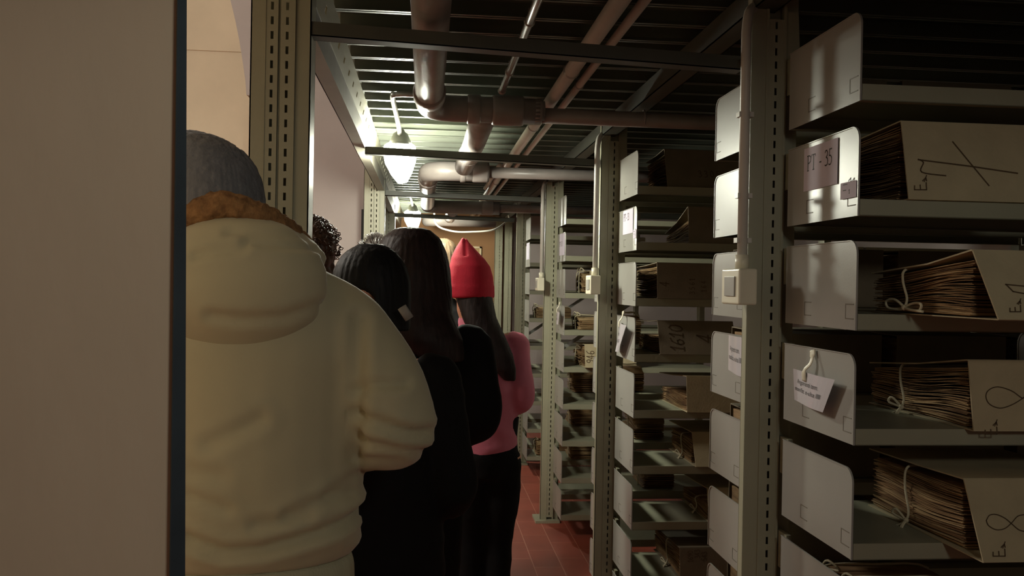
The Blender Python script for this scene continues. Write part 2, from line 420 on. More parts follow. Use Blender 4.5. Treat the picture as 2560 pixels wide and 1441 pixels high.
# everything on a panel: u runs towards the camera (-Y), v up, facing -X
def panel_place(u0, v0, off, ang=0):
    c_, s_ = math.cos(ang), math.sin(ang)
    return lambda u, v_: (-.0032-off, u0-(u*c_-v_*s_), v0+u*s_+v_*c_)
def card(i, k, rear, name, bl_px, tr_px, draw=None, ang=0, label=None, off=0, m=m_paper):
    """paper stuck flat on an end panel (sub-part)"""
    A_, B_ = atX(*bl_px, X0-.003), atX(*tr_px, X0-.003); yo, zo = RACKS[i]+.549*rear, zs(k)
    ulo, vlo = A_.y-yo, A_.z-zo; w_, h_ = A_.y-B_.y, B_.z-A_.z
    mb = MB(); pl = panel_place(ulo, vlo, off, ang)
    q = [pl(0, 0), pl(w_, 0), pl(w_, h_), pl(0, h_)]
    mb.hexa([q[0], q[1], q[2], q[3]]+[(p[0]+.0008, p[1], p[2]) for p in q])
    if draw: draw(mb, panel_place(ulo, vlo, off+.0003, ang))
    o = mb.obj(name, [m, m_ink], panels[i, k, rear])
    if label: o['label'] = label
    return o
def pt35(mb, pl): write(mb, 'PT', .034, pl, .018, .046, .08); write(mb, '-', .034, pl, .082, .046, .09); write(mb, '35', .034, pl, .108, .046, .08)
card(0, 1, 0, 'paper_card', (2009, 480), (2095, 344), pt35, label='white card printed PT - 35')
def small(mb, pl):
    for a_ in ((.012, .030, .030), (.012, .018, .026)): ribbon(mb, [(a_[0], a_[1]), (a_[2], a_[1])], .0018, pl)
    ribbon(mb, [(.036, .036), (.046, .041), (.046, .034)], .003, pl); write(mb, '1', .008, pl, .038, .010, .2)
card(0, 1, 0, 'small_label', (2102, 500), (2142, 450), small, ang=.0, label='small pinkish printed label', off=.001)
def pt_far(mb, pl): write(mb, 'PT', .030, pl, .016, .06, .1); write(mb, '-', .030, pl, .068, .06, .1); write(mb, '33', .030, pl, .088, .06, .1)
card(1, 1, 0, 'paper_card', (1557, 588), (1583, 520), pt_far, label='white printed card')
card(1, 1, 0, 'small_label', (1583, 597), (1591, 573), small, off=.001)
card(0, 1, 1, 'paper_card', (1848, 548), (1878, 452), None, label='white card')
card(2, 1, 0, 'paper_card', (1398, 640), (1412, 582), pt_far, label='white printed card')
card(3, 1, 0, 'paper_card', (1316, 650), (1324, 606), None, label='white card')

def hung_card(corners, label, lines, group, X=X0-.006, bow=.016, strip=True):
    """a card in a clear sleeve hung on an end panel by an adhesive hook; corners in panel plane, clockwise from top far"""
    q = [atX(px, py, X) for px, py in corners]; t = thing('hanging_card', label, 'card', q[0], group)
    q = [v_-q[0] for v_ in q]; W_, H_ = (q[1]-q[0]).length, (q[3]-q[0]).length
    def P(u, v_, off=0):
        a_, b_ = u/W_, -v_/H_
        p_ = (q[0]*(1-a_)+q[1]*a_)*(1-b_)+(q[3]*(1-a_)+q[2]*a_)*b_
        return (p_.x-bow*math.sin(a_*PI*.55+.25)**2-off-.003, p_.y, p_.z)
    mb = MB(); n = 10; g = [[mb.b.verts.new(P(W_*i/n, -H_*j/4)) for i in range(n+1)] for j in range(5)]
    for j in range(4):
        for i in range(n): mb.face([g[j][i], g[j][i+1], g[j+1][i+1], g[j+1][i]])
    for ln, (txt, x, yv, sz) in enumerate(lines): add_text(mb, txt, sz*H_, lambda u, v_: P(x*W_+u, -yv*H_+v_, .0012), fit=(.62, .80)[ln]*W_)
    mb.obj('paper', [m_plastic, m_ink], t)
    if strip:
        h0 = Vector(P(W_*.38, -H_*.02)); hb = MB()
        hb.tube(catmull([h0+Vector((-.002, .004, -.018)), h0+Vector((-.004, 0, .006)), h0+Vector((.004, -.012, .022)), h0+Vector((.010, -.010, .040)), h0+Vector((.012, -.006, .052))], 4), [.010]*4+[.006]*4+[.006]*4+[.010]*5, 8, flat=.3, ref=(1, 0, 0))
        hb.obj('adhesive_hook', m_white, t, True)
    return t
LN = [('Argomenti tematici', .12, .42, .19), ('manifatture e-ulna IIII', .05, .66, .19)]
LN = [('Argomenti tem.', .13, .42, .21), ('manifat. e-ulna IIII', .05, .66, .20)]
GHC = 'hanging cards on the rack ends'
hung_card([(1987, 922), (2106, 950), (2075, 1032), (1990, 1000)], 'curled white card hanging on the nearest rack, below its plain third panel', LN, GHC)
hung_card([(1551, 803), (1582, 814), (1561, 881), (1546, 876)], 'tilted white card hanging on the second rack beside the 1610 folder', LN, GHC, bow=.03)
hung_card([(1825, 838), (1880, 846), (1879, 947), (1824, 925)], 'wrinkled white card on the rear end panel, left of the nearest post', LN, GHC, strip=False)
hung_card([(1397, 772), (1410, 782), (1406, 812), (1396, 808)], 'small distant white card hanging on the third rack', LN, GHC, bow=.03)

# ------------------------------------------------------------------ folders, bundles
def sheets(mb, x0, x1, ya, yb, zbot, ztop, n, seed, wob=.006, jag=.007, sag=0.0):
    """n wavy sheets stacked between zbot(y) and ztop(y)"""
    rnd = random.Random(seed); NY = 14; NX = 3
    for i in range(n):
        f = (i+.5)/n; ph = rnd.uniform(0, 6.28); xs = x0+rnd.uniform(0, jag); am = wob*rnd.uniform(.5, 1.2); fr = rnd.uniform(4.5, 6.5); ph = seed+f*2.2+rnd.uniform(-.5, .5)
        y0, y1 = ya+rnd.uniform(0, .012), yb-rnd.uniform(0, .02)
        th = rnd.uniform(.0006, .0016)
        R_ = []
        for j in range(NY+1):
            y_ = y0+(y1-y0)*j/NY; b_, t_ = zbot(y_), ztop(y_)
            z = b_+(t_-b_)*f + am*math.sin(fr*(y_-ya)*3+ph)*min(1, 4*f*(1-f)+.1) - sag*math.sin(PI*j/NY)*f
            z = max(z, b_+.001); xx = xs+.004*math.sin(9*y_+ph)
            R_.append([(xx, y_, z), (x1, y_, z), (x1, y_, z+th), (xx, y_, z+th+rnd.uniform(0, .0008))])
        mb.mi = 0 if rnd.random() < .72 else 1
        mb.loft(R_)
def board(mb, poly, x0, x1, th=.003):
    """thin board following an open (y,z) polyline, extruded along x"""
    up = []
    P = [Vector(p) for p in poly]
    for i, p in enumerate(P):
        d = P[min(i+1, len(P)-1)]-P[max(i-1, 0)]; d.normalize(); up.append((p.x-d.y*th, p.y+d.x*th))
    ring = [(p.x, p.y) for p in P]+list(reversed(up))
    for i in range(len(P)-1):
        q = [P[i], P[i+1], Vector(up[i+1]), Vector(up[i])]
        mb.loft([[(x0, a.x, a.y) for a in q], [(x1, a.x, a.y) for a in q]])
def bow_string(parent, x, y, zlo, zhi, yb=None, big=True, seed=0, r=.0028):
    mb = MB(); rn = random.Random(seed)
    mb.tube(catmull([(x+.12, y+.02, zhi+.004), (x+.03, y+.01, zhi+.005), (x-.004, y, zhi), (x-.008, y-.003, (zlo+zhi)/2+.02), (x-.004, y-.012, zlo+.03), (x-.010, y-.016, zlo+.012)], 5), r, 6)
    o = Vector((x-.012, y-.016, zlo+.010))
    if big:
        mb.tube(catmull([o, o+Vector((-.004, .03, .016)), o+Vector((-.006, .06, .012)), o+Vector((-.004, .055, -.002)), o+Vector((0, .02, -.004))], 5, True), r, 6)
        mb.tube(catmull([o, o+Vector((.004, -.03, .010)), o+Vector((.0, -.062, .008)), o+Vector((0, -.055, -.004)), o+Vector((0, -.02, -.003))], 5, True), r, 6)
        mb.tube(catmull([o, o+Vector((-.002, -.03, -.004)), o+Vector((-.004, -.075, -.006))], 5), r, 6)
    else:
        mb.tube(catmull([o, o+Vector((-.01, .01, -.012)), o+Vector((-.014, .03, -.020)), o+Vector((-.012, .06, -.026))], 5), r*1.3, 6, flat=.5)
        mb.tube(catmull([o, o+Vector((-.012, -.004, -.012)), o+Vector((-.016, -.006, -.03))], 5), r*1.8, 6, flat=.4)
        mb.tube(catmull([o, o+Vector((-.012, .02, .02)), o+Vector((-.014, .03, .008)), o], 4, True), r, 6)
    mb.ell(o, .006, .007, .006, 8, 6)
    mb.obj('tie_string', m_string, parent, True)
def folder(label, TL, BL, k, rack, width=.33, depth=.44, hb=None, marks=None, nsheets=34, fill=.95, tie=None, seed=1, group=None, bmat=None, texts=None, stack_top=None, sag=0.0, Yfix=None, rear=0):
    z = zt(k)+.0005
    Bp = atZ(*BL, z+.001)
    if Yfix: 
        Bp = atY(*BL, Yfix)
    Bp.z = z
    Tp = atX(*TL, Bp.x)
    h = Tp.z-z; yb_ = RACKS[rack]+.355
    t = thing('archive_folder', label, 'folder', (Bp.x, Bp.y, z), group)
    # local coordinates: origin at the spine's lower left corner
    ty = Tp.y-Bp.y; D = min(depth, yb_+.04-Bp.y)
    hb = h*.9 if hb is None else hb
    lip_y = max(RACKS[rack]-Bp.y, 0)
    cv = MB(); board(cv, [(0, .0), (ty, h)], 0, width)                            # spine
    board(cv, [(ty, h), (ty+.004, h), (D*.5, hb+(h-hb)*.42), (D, hb)], 0, width)            # top board
    board(cv, [(0, 0), (D, 0)], 0, width, .002)                            # bottom board
    n = Vector((0, -h, ty)).normalized(); org = Vector((Bp.x, Bp.y, z))
    off = n*.0038
    def sp(px, py):
        q = onplane(px, py, org, n)-org+off; return tuple(q)
    if marks:
        for pl, wd in marks:
            P = [Vector((a_[0], a_[1])) for a_ in catmull([(p_[0], p_[1], 0) for p_ in pl], 5)] if len(pl) > 3 else [Vector(p_) for p_ in pl]
            ribbon(cv, P, wd, lambda u, v_: sp(u, v_))
    if texts:
        for txt, u, v_, hh, rot, sl in texts:                                    # u,v metres on the spine; rot 1 = reads upwards
            e2 = Vector((0, ty, h)).normalized(); e1 = Vector((1, 0, 0))
            if rot: A_, B_ = e2, -e1
            else: A_, B_ = e1, e2
            o_ = e1*u+e2*v_+off
            write(cv, txt, hh, lambda a_, b_: tuple(o_+A_*a_+B_*b_), wd=.085, slant=sl)
    cv.obj('cover', [bmat or m_board, m_pencil], t)
    st_ = stack_top if stack_top is not None else 1
    pm = MB()
    def ztp(y_):
        f = max(0, min(1, (y_-ty)/(D-ty))); return (h+(hb-h)*f-.006)*(fill if f > .0 else fill)
    sheets(pm, .006, width-.01, max(ty, 0)+.006 if ty > 0 else .006+ty*.0, D, lambda y_: .003, ztp, nsheets, seed, sag=sag)
    pm.obj('papers', [m_paperold, m_paperlt], t)
    if tie: bow_string(t, .002, tie[0], .004, ztp(tie[0])+.004, big=tie[1], seed=seed)
    return t
Em = lambda x, y, s=1: [([(x, y+36*s), (x+30*s, y+36*s)], 3.0), ([(x, y+36*s), (x, y+26*s)], 3), ([(x+15*s, y+36*s), (x+14*s, y+24*s)], 3), ([(x+30*s, y+36*s), (x+29*s, y+18*s)], 3), ([(x+20*s, y+14*s), (x+28*s, y+6*s), (x+30*s, y+14*s)], 3), ([(x+24*s, y+16*s), (x+30*s, y)], 2.5)]
GR = 'cream folders standing spine out on the nearest rack'
folder('cream folder with a pencilled X on its spine, beside the PT - 35 panel', (2251, 305), (2270, 499), 1, 0, Yfix=1.712, group=GR, hb=.150, nsheets=60, seed=3, fill=1.0,
       marks=[([(2379, 356), (2425, 412), (2470, 466)], 3.2), ([(2293, 401), (2420, 417), (2541, 435)], 3.6), ([(2293, 400), (2306, 408), (2302, 432), (2362, 441)], 3.2)]+Em(2284, 440))
folder('tilted cream folder with a string bow on its paper bundle, second from the top', (2430, 628), (2495, 800), 2, 0, group=GR, hb=.085, nsheets=46, seed=5, tie=(.30, True), fill=.92,
       marks=[([(2511, 714), (2530, 716), (2562, 719)], 3), ([(2512, 714), (2530, 732), (2562, 738)], 3)]+Em(2522, 750, .9))
folder('cream folder with one pencilled loop and a flat ribbon tie, below the bow-tied one', (2419, 903), (2432, 1099), 3, 0, Yfix=1.69, group=GR, hb=.10, nsheets=46, seed=6, tie=(.27, False), fill=.94,
       marks=[([(2562, 987), (2553, 996), (2526, 978), (2492, 968), (2469, 976), (2462, 992), (2471, 1011), (2497, 1021), (2526, 1013), (2553, 997), (2566, 985)], 2.6)]+Em(2460, 1050))
folder('cream folder with a figure of eight on its spine, lowest of the four', (2408, 1200), (2457, 1407), 4, 0, group=GR, hb=.135, nsheets=46, seed=8, tie=(.27, False), fill=.9,
       marks=[([(2463, 1303), (2471, 1290), (2488, 1288), (2509, 1297), (2526, 1311), (2544, 1326), (2562, 1331)], 2.6), ([(2463, 1303), (2469, 1316), (2488, 1326), (2509, 1323), (2526, 1309), (2542, 1292), (2562, 1288)], 2.6)]+Em(2480, 1356))
G2 = 'brown folders on the second rack'
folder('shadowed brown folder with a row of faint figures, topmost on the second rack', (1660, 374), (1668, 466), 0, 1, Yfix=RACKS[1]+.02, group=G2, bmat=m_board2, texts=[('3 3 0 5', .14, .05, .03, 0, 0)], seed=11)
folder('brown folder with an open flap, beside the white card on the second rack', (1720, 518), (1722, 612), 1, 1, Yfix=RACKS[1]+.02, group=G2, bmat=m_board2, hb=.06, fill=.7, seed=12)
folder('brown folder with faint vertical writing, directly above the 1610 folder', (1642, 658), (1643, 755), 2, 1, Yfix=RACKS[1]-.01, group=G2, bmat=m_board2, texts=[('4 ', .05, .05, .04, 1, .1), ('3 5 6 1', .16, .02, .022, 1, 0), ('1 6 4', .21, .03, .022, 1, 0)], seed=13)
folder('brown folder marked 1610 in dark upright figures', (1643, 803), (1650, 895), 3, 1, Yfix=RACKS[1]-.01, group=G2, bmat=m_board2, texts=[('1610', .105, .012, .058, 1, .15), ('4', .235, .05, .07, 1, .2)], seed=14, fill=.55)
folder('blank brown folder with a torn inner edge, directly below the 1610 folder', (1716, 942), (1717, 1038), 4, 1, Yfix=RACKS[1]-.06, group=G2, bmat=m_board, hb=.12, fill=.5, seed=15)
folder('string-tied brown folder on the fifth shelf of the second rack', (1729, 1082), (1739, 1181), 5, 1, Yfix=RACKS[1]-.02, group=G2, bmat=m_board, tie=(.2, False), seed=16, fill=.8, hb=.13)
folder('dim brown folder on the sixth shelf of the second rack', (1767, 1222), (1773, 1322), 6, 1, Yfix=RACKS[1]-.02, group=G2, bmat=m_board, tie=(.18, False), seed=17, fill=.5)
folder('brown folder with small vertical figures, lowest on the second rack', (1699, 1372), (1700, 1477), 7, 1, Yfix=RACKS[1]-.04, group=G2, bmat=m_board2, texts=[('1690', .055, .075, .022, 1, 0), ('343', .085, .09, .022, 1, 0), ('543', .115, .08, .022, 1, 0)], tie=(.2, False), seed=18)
G3 = 'folders on the third rack'
folder('pale folder with small upright figures on the third rack', (1461, 862), (1463, 921), 4, 2, Yfix=RACKS[2]-.04, group=G3, texts=[('946', .06, .03, .05, 1, 0)], seed=21)
folder('pale blank folder just behind the middle switch box', (1474, 678), (1475, 735), 2, 2, Yfix=RACKS[2]+.02, group=G3, seed=22)
me_bk = None
for k in range(9):
    for x_ in (.935, 1.30, 1.66):
        t = thing('archive_folder', 'unlit folder standing on the rear side of the nearest rack', 'folder', (x_, RACKS[0]+.60, zt(k)+.001), 'folders filling the rear side of the nearest rack')
        if me_bk is None:
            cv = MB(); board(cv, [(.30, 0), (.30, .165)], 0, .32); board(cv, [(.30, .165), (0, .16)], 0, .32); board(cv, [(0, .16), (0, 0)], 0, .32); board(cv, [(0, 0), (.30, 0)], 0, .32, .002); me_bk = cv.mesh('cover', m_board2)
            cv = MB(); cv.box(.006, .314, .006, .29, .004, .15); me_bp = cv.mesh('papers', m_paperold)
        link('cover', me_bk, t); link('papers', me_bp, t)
def bundle(label, x, y, z, w_, d_, h_, seed, group, mats=None, strings=1, rz=0):
    t = thing('paper_bundle', label, 'paper bundle', (x, y, z+.001), group, rz)
    pm = MB(); sheets(pm, 0, w_, 0, d_, lambda q: .001, lambda q: h_*(.75+.25*math.sin(q/d_*3)), 26, seed, wob=.008, jag=.03)
    pm.obj('papers', mats or [m_paperold, m_paperlt], t)
    sm = MB()
    for i in range(strings):
        yy_ = d_*(.3+.35*i)
        sm.tube(catmull([(-.004, yy_, .0), (-.006, yy_, h_*.5), (.0, yy_, h_+.006), (w_*.5, yy_, h_+.01), (w_, yy_, h_), (w_+.004, yy_, 0)], 4), .003, 6)
        sm.tube(catmull([(0, yy_, h_+.006), (.0, yy_-.03, h_+.03), (.02, yy_-.05, h_+.012), (0, yy_, h_+.006)], 4), .003, 6)
    sm.obj('tie_string', m_string, t, True)
    return t
GB = 'string-tied paper bundles on the racks'
bundle('crumpled paper bundle on the nearest rack, just under the figure of eight folder', .93, 1.80, zt(5), .26, .26, .10, 31, GB, [m_paperlt, m_paperold], 2)
bundle('tattered paper bundle lit from behind, left of the 1610 folder', .955, RACKS[1]+.62, zt(3), .10, .2, .14, 32, GB, [m_paperlt, m_paperold], 2)
bundle('glowing paper bundle seen through the shelf below the 1610 folder', .93, RACKS[1]+.60, zt(4), .14, .25, .12, 33, GB, [m_paperlt, m_paperold])
bundle('paper bundle seen through the fifth shelf of the second rack', 1.02, RACKS[1]+.62, zt(5), .16, .25, .15, 34, GB, [m_paperlt, m_paperold])
bundle('small paper bundle at the back of the sixth shelf, second rack', 1.07, RACKS[1]+.60, zt(6), .16, .25, .12, 35, GB)
bundle('frayed paper bundle above the hanging card of the third rack', .99, RACKS[2]+.03, zt(2), .10, .28, .13, 36, GB, [m_paperlt, m_paperold], 2)
bundle('loosely tied paper bundle level with the hanging card of the third rack', .97, RACKS[2]+.02, zt(3), .22, .3, .08, 37, GB, [m_paperlt, m_paperold], 2)
bundle('thin paper bundle below the hanging card of the third rack', .985, RACKS[2]+.12, zt(4), .05, .2, .10, 38, GB, [m_paperlt, m_paperold], 1)
bundle('dark paper bundle at the back of the third rack, fifth shelf', 1.03, RACKS[2]+.58, zt(5), .2, .28, .16, 39, GB)
bundle('dark paper bundle at the back of the third rack, sixth shelf', 1.03, RACKS[2]+.58, zt(6), .2, .28, .14, 40, GB)
bundle('dark paper bundle at the back of the third rack, bottom shelf but one', 1.03, RACKS[2]+.58, zt(7), .2, .28, .12, 41, GB)
bundle('ragged paper bundle on the fourth rack at waist height', .94, RACKS[3]+.04, zt(3), .3, .28, .09, 42, GB, [m_paperlt, m_paperold], 2)
bundle('paper bundle on the lowest shelf of the fourth rack', .96, RACKS[3]+.04, zt(8), .3, .28, .12, 43, GB, None, 1)

# ------------------------------------------------------------------ beams
def beamx(x0, x1, y0, zl, zr, label, h=.034, d=.045):
    mb = MB(); t_ = .003
    def seg(ya, yb2, za, zb): mb.hexa([(x0, ya, zl+za), (x1, ya, zr+za), (x1, yb2, zr+za), (x0, yb2, zl+za), (x0, ya, zl+zb), (x1, ya, zr+zb), (x1, yb2, zr+zb), (x0, yb2, zl+zb)])
    seg(y0, y0+t_, 0, h); seg(y0, y0+d, 0, t_); seg(y0+d-t_, y0+d, 0, h)
    return tag(mb.obj('cross_beam', m_beam), label, 'beam', 'steel cross beams over the aisle')
beamx(-.29, .775, 2.13, 2.19, 2.152, 'nearest dark steel cross beam spanning from the wide left post')
beamx(-.285, .775, RACKS[1]+.41, 2.185, 2.160, 'dark steel cross beam passing just in front of the nearer lamp')
beamx(-.29, .775, RACKS[2]+.41, 2.185, 2.165, 'grey steel cross beam between the two lamps')
beamx(-.29, .775, RACKS[3]+.41, 2.185, 2.165, 'far dark steel cross beam in front of the farther lamp')
mb = MB(); y0, y1 = 2.21, 9.85
mb.box(-.289, -.286, y0, y1, 2.215, 2.29); mb.box(-.335, -.289, y0, y1, 2.215, 2.218); mb.box(-.335, -.332, y0, y1, 2.215, 2.29)
bm_ = mb.obj('side_beam', mat('shaded_beam_paint', (128, 124, 112), .45)); tag(bm_, 'grey-green steel beam with bright lower edge running along the left of the aisle', 'beam')  # post paint made darker: the shade on the unlit web is in its colour
mb = MB()
# perforated angle: rails and bridges round a row of holes
mb.hexa([(-.289, y0, 2.29), (-.284, y0, 2.29), (-.284, y1, 2.29), (-.289, y1, 2.29), (-.283, y0, 2.315), (-.278, y0, 2.315), (-.278, y1, 2.315), (-.283, y1, 2.315)])
mb.hexa([(-.279, y0, 2.335), (-.274, y0, 2.335), (-.274, y1, 2.335), (-.279, y1, 2.335), (-.270, y0, 2.37), (-.265, y0, 2.37), (-.265, y1, 2.37), (-.270, y1, 2.37)])
yy = y0
while yy < y1:
    mb.hexa([(-.283, yy, 2.315), (-.278, yy, 2.315), (-.278, yy+.145, 2.315), (-.283, yy+.145, 2.315), (-.279, yy, 2.335), (-.274, yy, 2.335), (-.274, yy+.145, 2.335), (-.279, yy+.145, 2.335)]); yy += .175
mb.obj('perforated_angle', m_paint, bm_)
mb = MB(); mb.box(.80, .865, 1.0, 9.8, 2.305, 2.308); mb.box(.80, .803, 1.0, 9.8, 2.305, 2.368); mb.box(.862, .865, 1.0, 9.8, 2.305, 2.368)
tag(mb.obj('longitudinal_beam', m_beam), 'dark steel beam running over the heads of the right-hand posts', 'beam')

# far posts by the end wall
def far_post(x, label):
    t = thing('end_post', label, 'post', (x, 9.72, 0), 'olive posts by the end wall')
    mb = MB(); zh = 2.36; mb.box(-.042, -.012, .004, .007, 0, zh); slot_strip(mb, -.012, .03, 0, .02, zh); mb.box(.03, .042, .003, .006, 0, zh)
    mb.box(-.042, -.039, .004, .08, 0, zh); mb.box(.039, .042, .004, .08, 0, zh); mb.box(-.042, .042, .077, .08, 0, zh)
    mb.obj('upright', m_paint, t); MB().box(-.05, .05, -.04, .12, 0, .014).obj('base_plate', m_paint, t)
far_post(.795, 'left of the two olive posts standing by the end wall'); far_post(.90, 'right of the two olive posts standing by the end wall')

# ------------------------------------------------------------------ pipes and conduits
def arc(c, a, b, r, n=7):  # quarter bend from direction a to b: from c - a*r to c + b*r
    a, b, c = Vector(a), Vector(b), Vector(c); out = []
    ctr = c-a*r+b*r
    for i in range(n+1):
        t = PI/2*i/n; out.append(ctr+(-b)*r*math.cos(t)+a*r*math.sin(t))
    return out
ZP = 2.272
def drain(label, sections, collars):
    t = thing('drain_pipe', label, 'pipe', sections[0][0][0], 'grey drain pipes hung under the deck')
    o = Vector(sections[0][0][0])
    pm = MB()
    for pts_, r in sections: pm.tube([Vector(p_)-o for p_ in pts_], r, 20)
    pm.obj('pipe', m_iron, t, True)
    for (p_, d_, r, L) in collars:
        cm = MB(); p_ = Vector(p_)-o; d_ = Vector(d_)
        cm.tube([p_-d_*L/2, p_-d_*L*.42, p_+d_*L*.42, p_+d_*L/2], [r*.94, r, r, r*.94], 20); cm.obj('coupling', m_iron, t, True)
    return t
y1_ = 3.36
main = [Vector((.0, 1.2, ZP+.03)), Vector((.0, 2.9, ZP+.01))]+arc((.0, y1_, ZP), (0, 1, 0), (1, 0, 0), .09)+[Vector((.42, y1_, ZP))]
drain('large grey drain pipe overhead that bends right near the ceiling centre', [(main, .05), ([(.40, y1_, ZP), (.44, y1_, ZP)], .042), ([(.43, y1_, ZP-.014), (.95, y1_, ZP-.016), (1.8, y1_, ZP-.018)], .030)],
      [((.0, 3.13, ZP+.005), (0, 1, 0), .058, .09), ((.17, y1_, ZP), (1, 0, 0), .057, .05), ((.30, y1_, ZP), (1, 0, 0), .058, .12), ((.415, y1_, ZP), (1, 0, 0), .050, .03), ((.83, y1_, ZP-.01), (1, 0, 0), .034, .006)])
y2_ = 5.08
sec = [Vector((.215, y1_+.055, ZP)), Vector((.215, 4.2, ZP-.0)), Vector((.20, 4.93, ZP-.01))]
cross = arc((.0, y2_, ZP-.02), (0, -1, 0), (1, 0, 0), .12); 
main2 = [Vector((.0, 7.2, ZP-.02)), Vector((.0, 5.4, ZP-.02))]+cross+[Vector((.35, y2_, ZP-.02))]
drain('drain pipe run glaring white beside the nearer lamp', [(sec, .052), (main2, .056), ([(.33, y2_, ZP-.02), (.8, y2_, ZP-.02), (1.6, y2_, ZP-.02)], .032)],
      [((.21, 4.55, ZP), (0, 1, 0), .057, .03), ((.20, y2_, ZP-.02), (1, 0, 0), .062, .03), ((.30, y2_, ZP-.02), (1, 0, 0), .06, .09), ((0, 5.5, ZP-.02), (0, 1, 0), .063, .1)])
y3_ = 7.35
main3 = arc((.0, y3_, ZP-.03), (0, 1, 0), (1, 0, 0), .12)+[Vector((.6, y3_, ZP-.03))]
main4 = [Vector((.22, y3_+.03, ZP-.03)), Vector((.22, 8.6, ZP-.03))]
main5 = arc((0, 9.0, ZP-.03), (0, -1, 0), (1, 0, 0), .12)+[Vector((.7, 9.0, ZP-.03))]
drain('farthest grey drain pipe under the deck, seen past the second cross beam', [(main3, .055), (main4, .05), (main5, .055), ([(.6, y3_, ZP-.03), (1.5, y3_, ZP-.03)], .035)], [((.5, y3_, ZP-.03), (1, 0, 0), .06, .1), ((.22, 8.0, ZP-.03), (0, 1, 0), .055, .04)])
def conduit(label, pts_, r, m=m_pvc, clips=()):
    t = thing('conduit', label, 'conduit', pts_[0], 'conduits under the deck'); o = Vector(pts_[0])
    MB().tube([Vector(p_)-o for p_ in pts_], r, 14).obj('tube', m, t, True)
    for y_ in clips:
        x_ = pts_[0][0]; z_ = pts_[0][2]
        cm = MB(); cm.tube([Vector((x_, y_-.006, z_))-o, Vector((x_, y_+.006, z_))-o], r+.004, 14); cm.box(x_-.004-o.x, x_+.004-o.x, y_-.004-o.y, y_+.004-o.y, z_-o.z, 2.372-o.z); cm.obj('clip', m_galv, t, True)
ZC = 2.325
conduit('thin shiny conduit ending above the big drain pipe', [(.272, 1.2, ZC+.01), (.272, 3.32, ZC+.01)], .012, m_galv, (2.42, 3.0, 3.3))
conduit('thick pale conduit running along the aisle ceiling', [(.478, 1.2, ZC+.01), (.478, 9.6, ZC+.01)], .025, m_pvc, (2.95, 4.0, 6.2, 8.2))
conduit('thinner brown-grey conduit alongside the thick one', [(.548, 1.2, ZC+.02), (.548, 9.6, ZC+.02)], .014, m_pvc, (3.2, 5.1, 7.5))
conduit('short conduit beside the thick pale one, beyond the second lamp beam', [(.43, 5.3, ZC), (.43, 6.6, ZC)], .014, m_pvc, ())
# conduits dropping to switch boxes on the right-hand posts
for i, lab in enumerate(('nearest cream switch box and its vertical conduit on the big post', 'second cream switch box and conduit, on the middle post', 'farthest cream switch box and conduit, on the third post')):
    Y = RACKS[i]; t = thing('switch_conduit', lab, 'switch', (.774, Y+.385, 0), 'switch boxes on the rack posts')
    yo = Y+.435
    bend = [(.0, 0, 1.66), (.0, 0, 2.25)]+[tuple(v_) for v_ in arc((0, 0, 2.33), (0, 0, 1), (0, 1, 0), .06)]
    x2 = .045
    tb = MB().tube([(0, 0, 1.655), (0, 0, 2.20)]+catmull([(0, 0, 2.24), (.01, .012, 2.29), (.04, .05, 2.32), (x2, .13, 2.325), (x2, .3, 2.325)], 5)+[(x2, 1.0, 2.325), (x2, 1.45, 2.325)], .0125, 12)
    tb.obj('conduit', m_pvc, t, True)
    mb = MB().tube([(0, 0, 1.652), (0, 0, 1.69)], .017, 12); mb.obj('socket', m_white, t, True)
    bx = MB(); bx.box(-.034, .012, -.074, .050, 1.568, 1.655); bo = bx.obj('switch_box', m_white, t); bevel(bo, .005, 3)
    rk = MB(); rk.prism([(-.050, 1.588), (.020, 1.588), (.020, 1.636), (-.050, 1.636)], 'x', -.0375, -.034); rr = rk.obj('rocker', m_panel, bo); bevel(rr, .001)
    if i == 0:
        sc = MB()
        for z_ in (2.03, 1.83, 1.72): sc.box(-.016, .021, -.006, .018, z_, z_+.012)
        sc.obj('clip', m_pvc, t)
# hanging cable near the far end
tag(MB().tube(catmull([(.07, 8.6, 2.375), atY(1090, 560, 8.6), atY(1130, 578, 8.6), atY(1180, 580, 8.6), atY(1236, 574, 8.6), (.80, 8.75, 2.25), (.81, 8.76, 2.30)], 6), .009, 8).obj('cable', m_pvc, smooth=True), 'sagging pale cable near the end wall, above the red hat', 'cable')

# ------------------------------------------------------------------ lamps
def ceiling_lamp(Y, label, x=-.135):
    t = thing('ceiling_lamp', label, 'lamp', (x, Y, 2.16), 'glass jar lamps over the aisle')
    MB().tube(catmull([(.16, -.74, .195), (.06, -.745, .197), (.005, -.74, .196), (-.012, -.70, .194), (-.010, -.40, .190), (-.006, -.14, .180), (-.004, -.05, .165), (-.002, -.01, .14)], 6), .011, 10).obj('conduit_arm', m_galv, t, True)
    cm = MB(); cm.tube([(0, 0, .185), (0, 0, .172), (0, 0, .165), (0, 0, .128), (0, 0, .108)], [.016, .022, .034, .05, .064], 18); cm.obj('cap', m_lampcap, t, True)
    for dx in (-.035, .03):
        b_ = MB(); b_.ell((dx, -.015, .093), .044, .038, .026, 16, 8); b_.obj('bulb', m_glow, t, True)
    g = MB(); g.tube([(0, 0, .07), (0, 0, .052), (.002, 0, .025), (.008, 0, -.03), (.012, 0, -.06), (.014, 0, -.072)], [.058, .078, .074, .050, .030, .022], 18); g.obj('glass_jar', m_glow, t, True)
    return t
ceiling_lamp(4.28, 'nearer lit glass lamp hanging over the left of the aisle')
ceiling_lamp(8.25, 'farther lit glass lamp, just above the long-haired head')

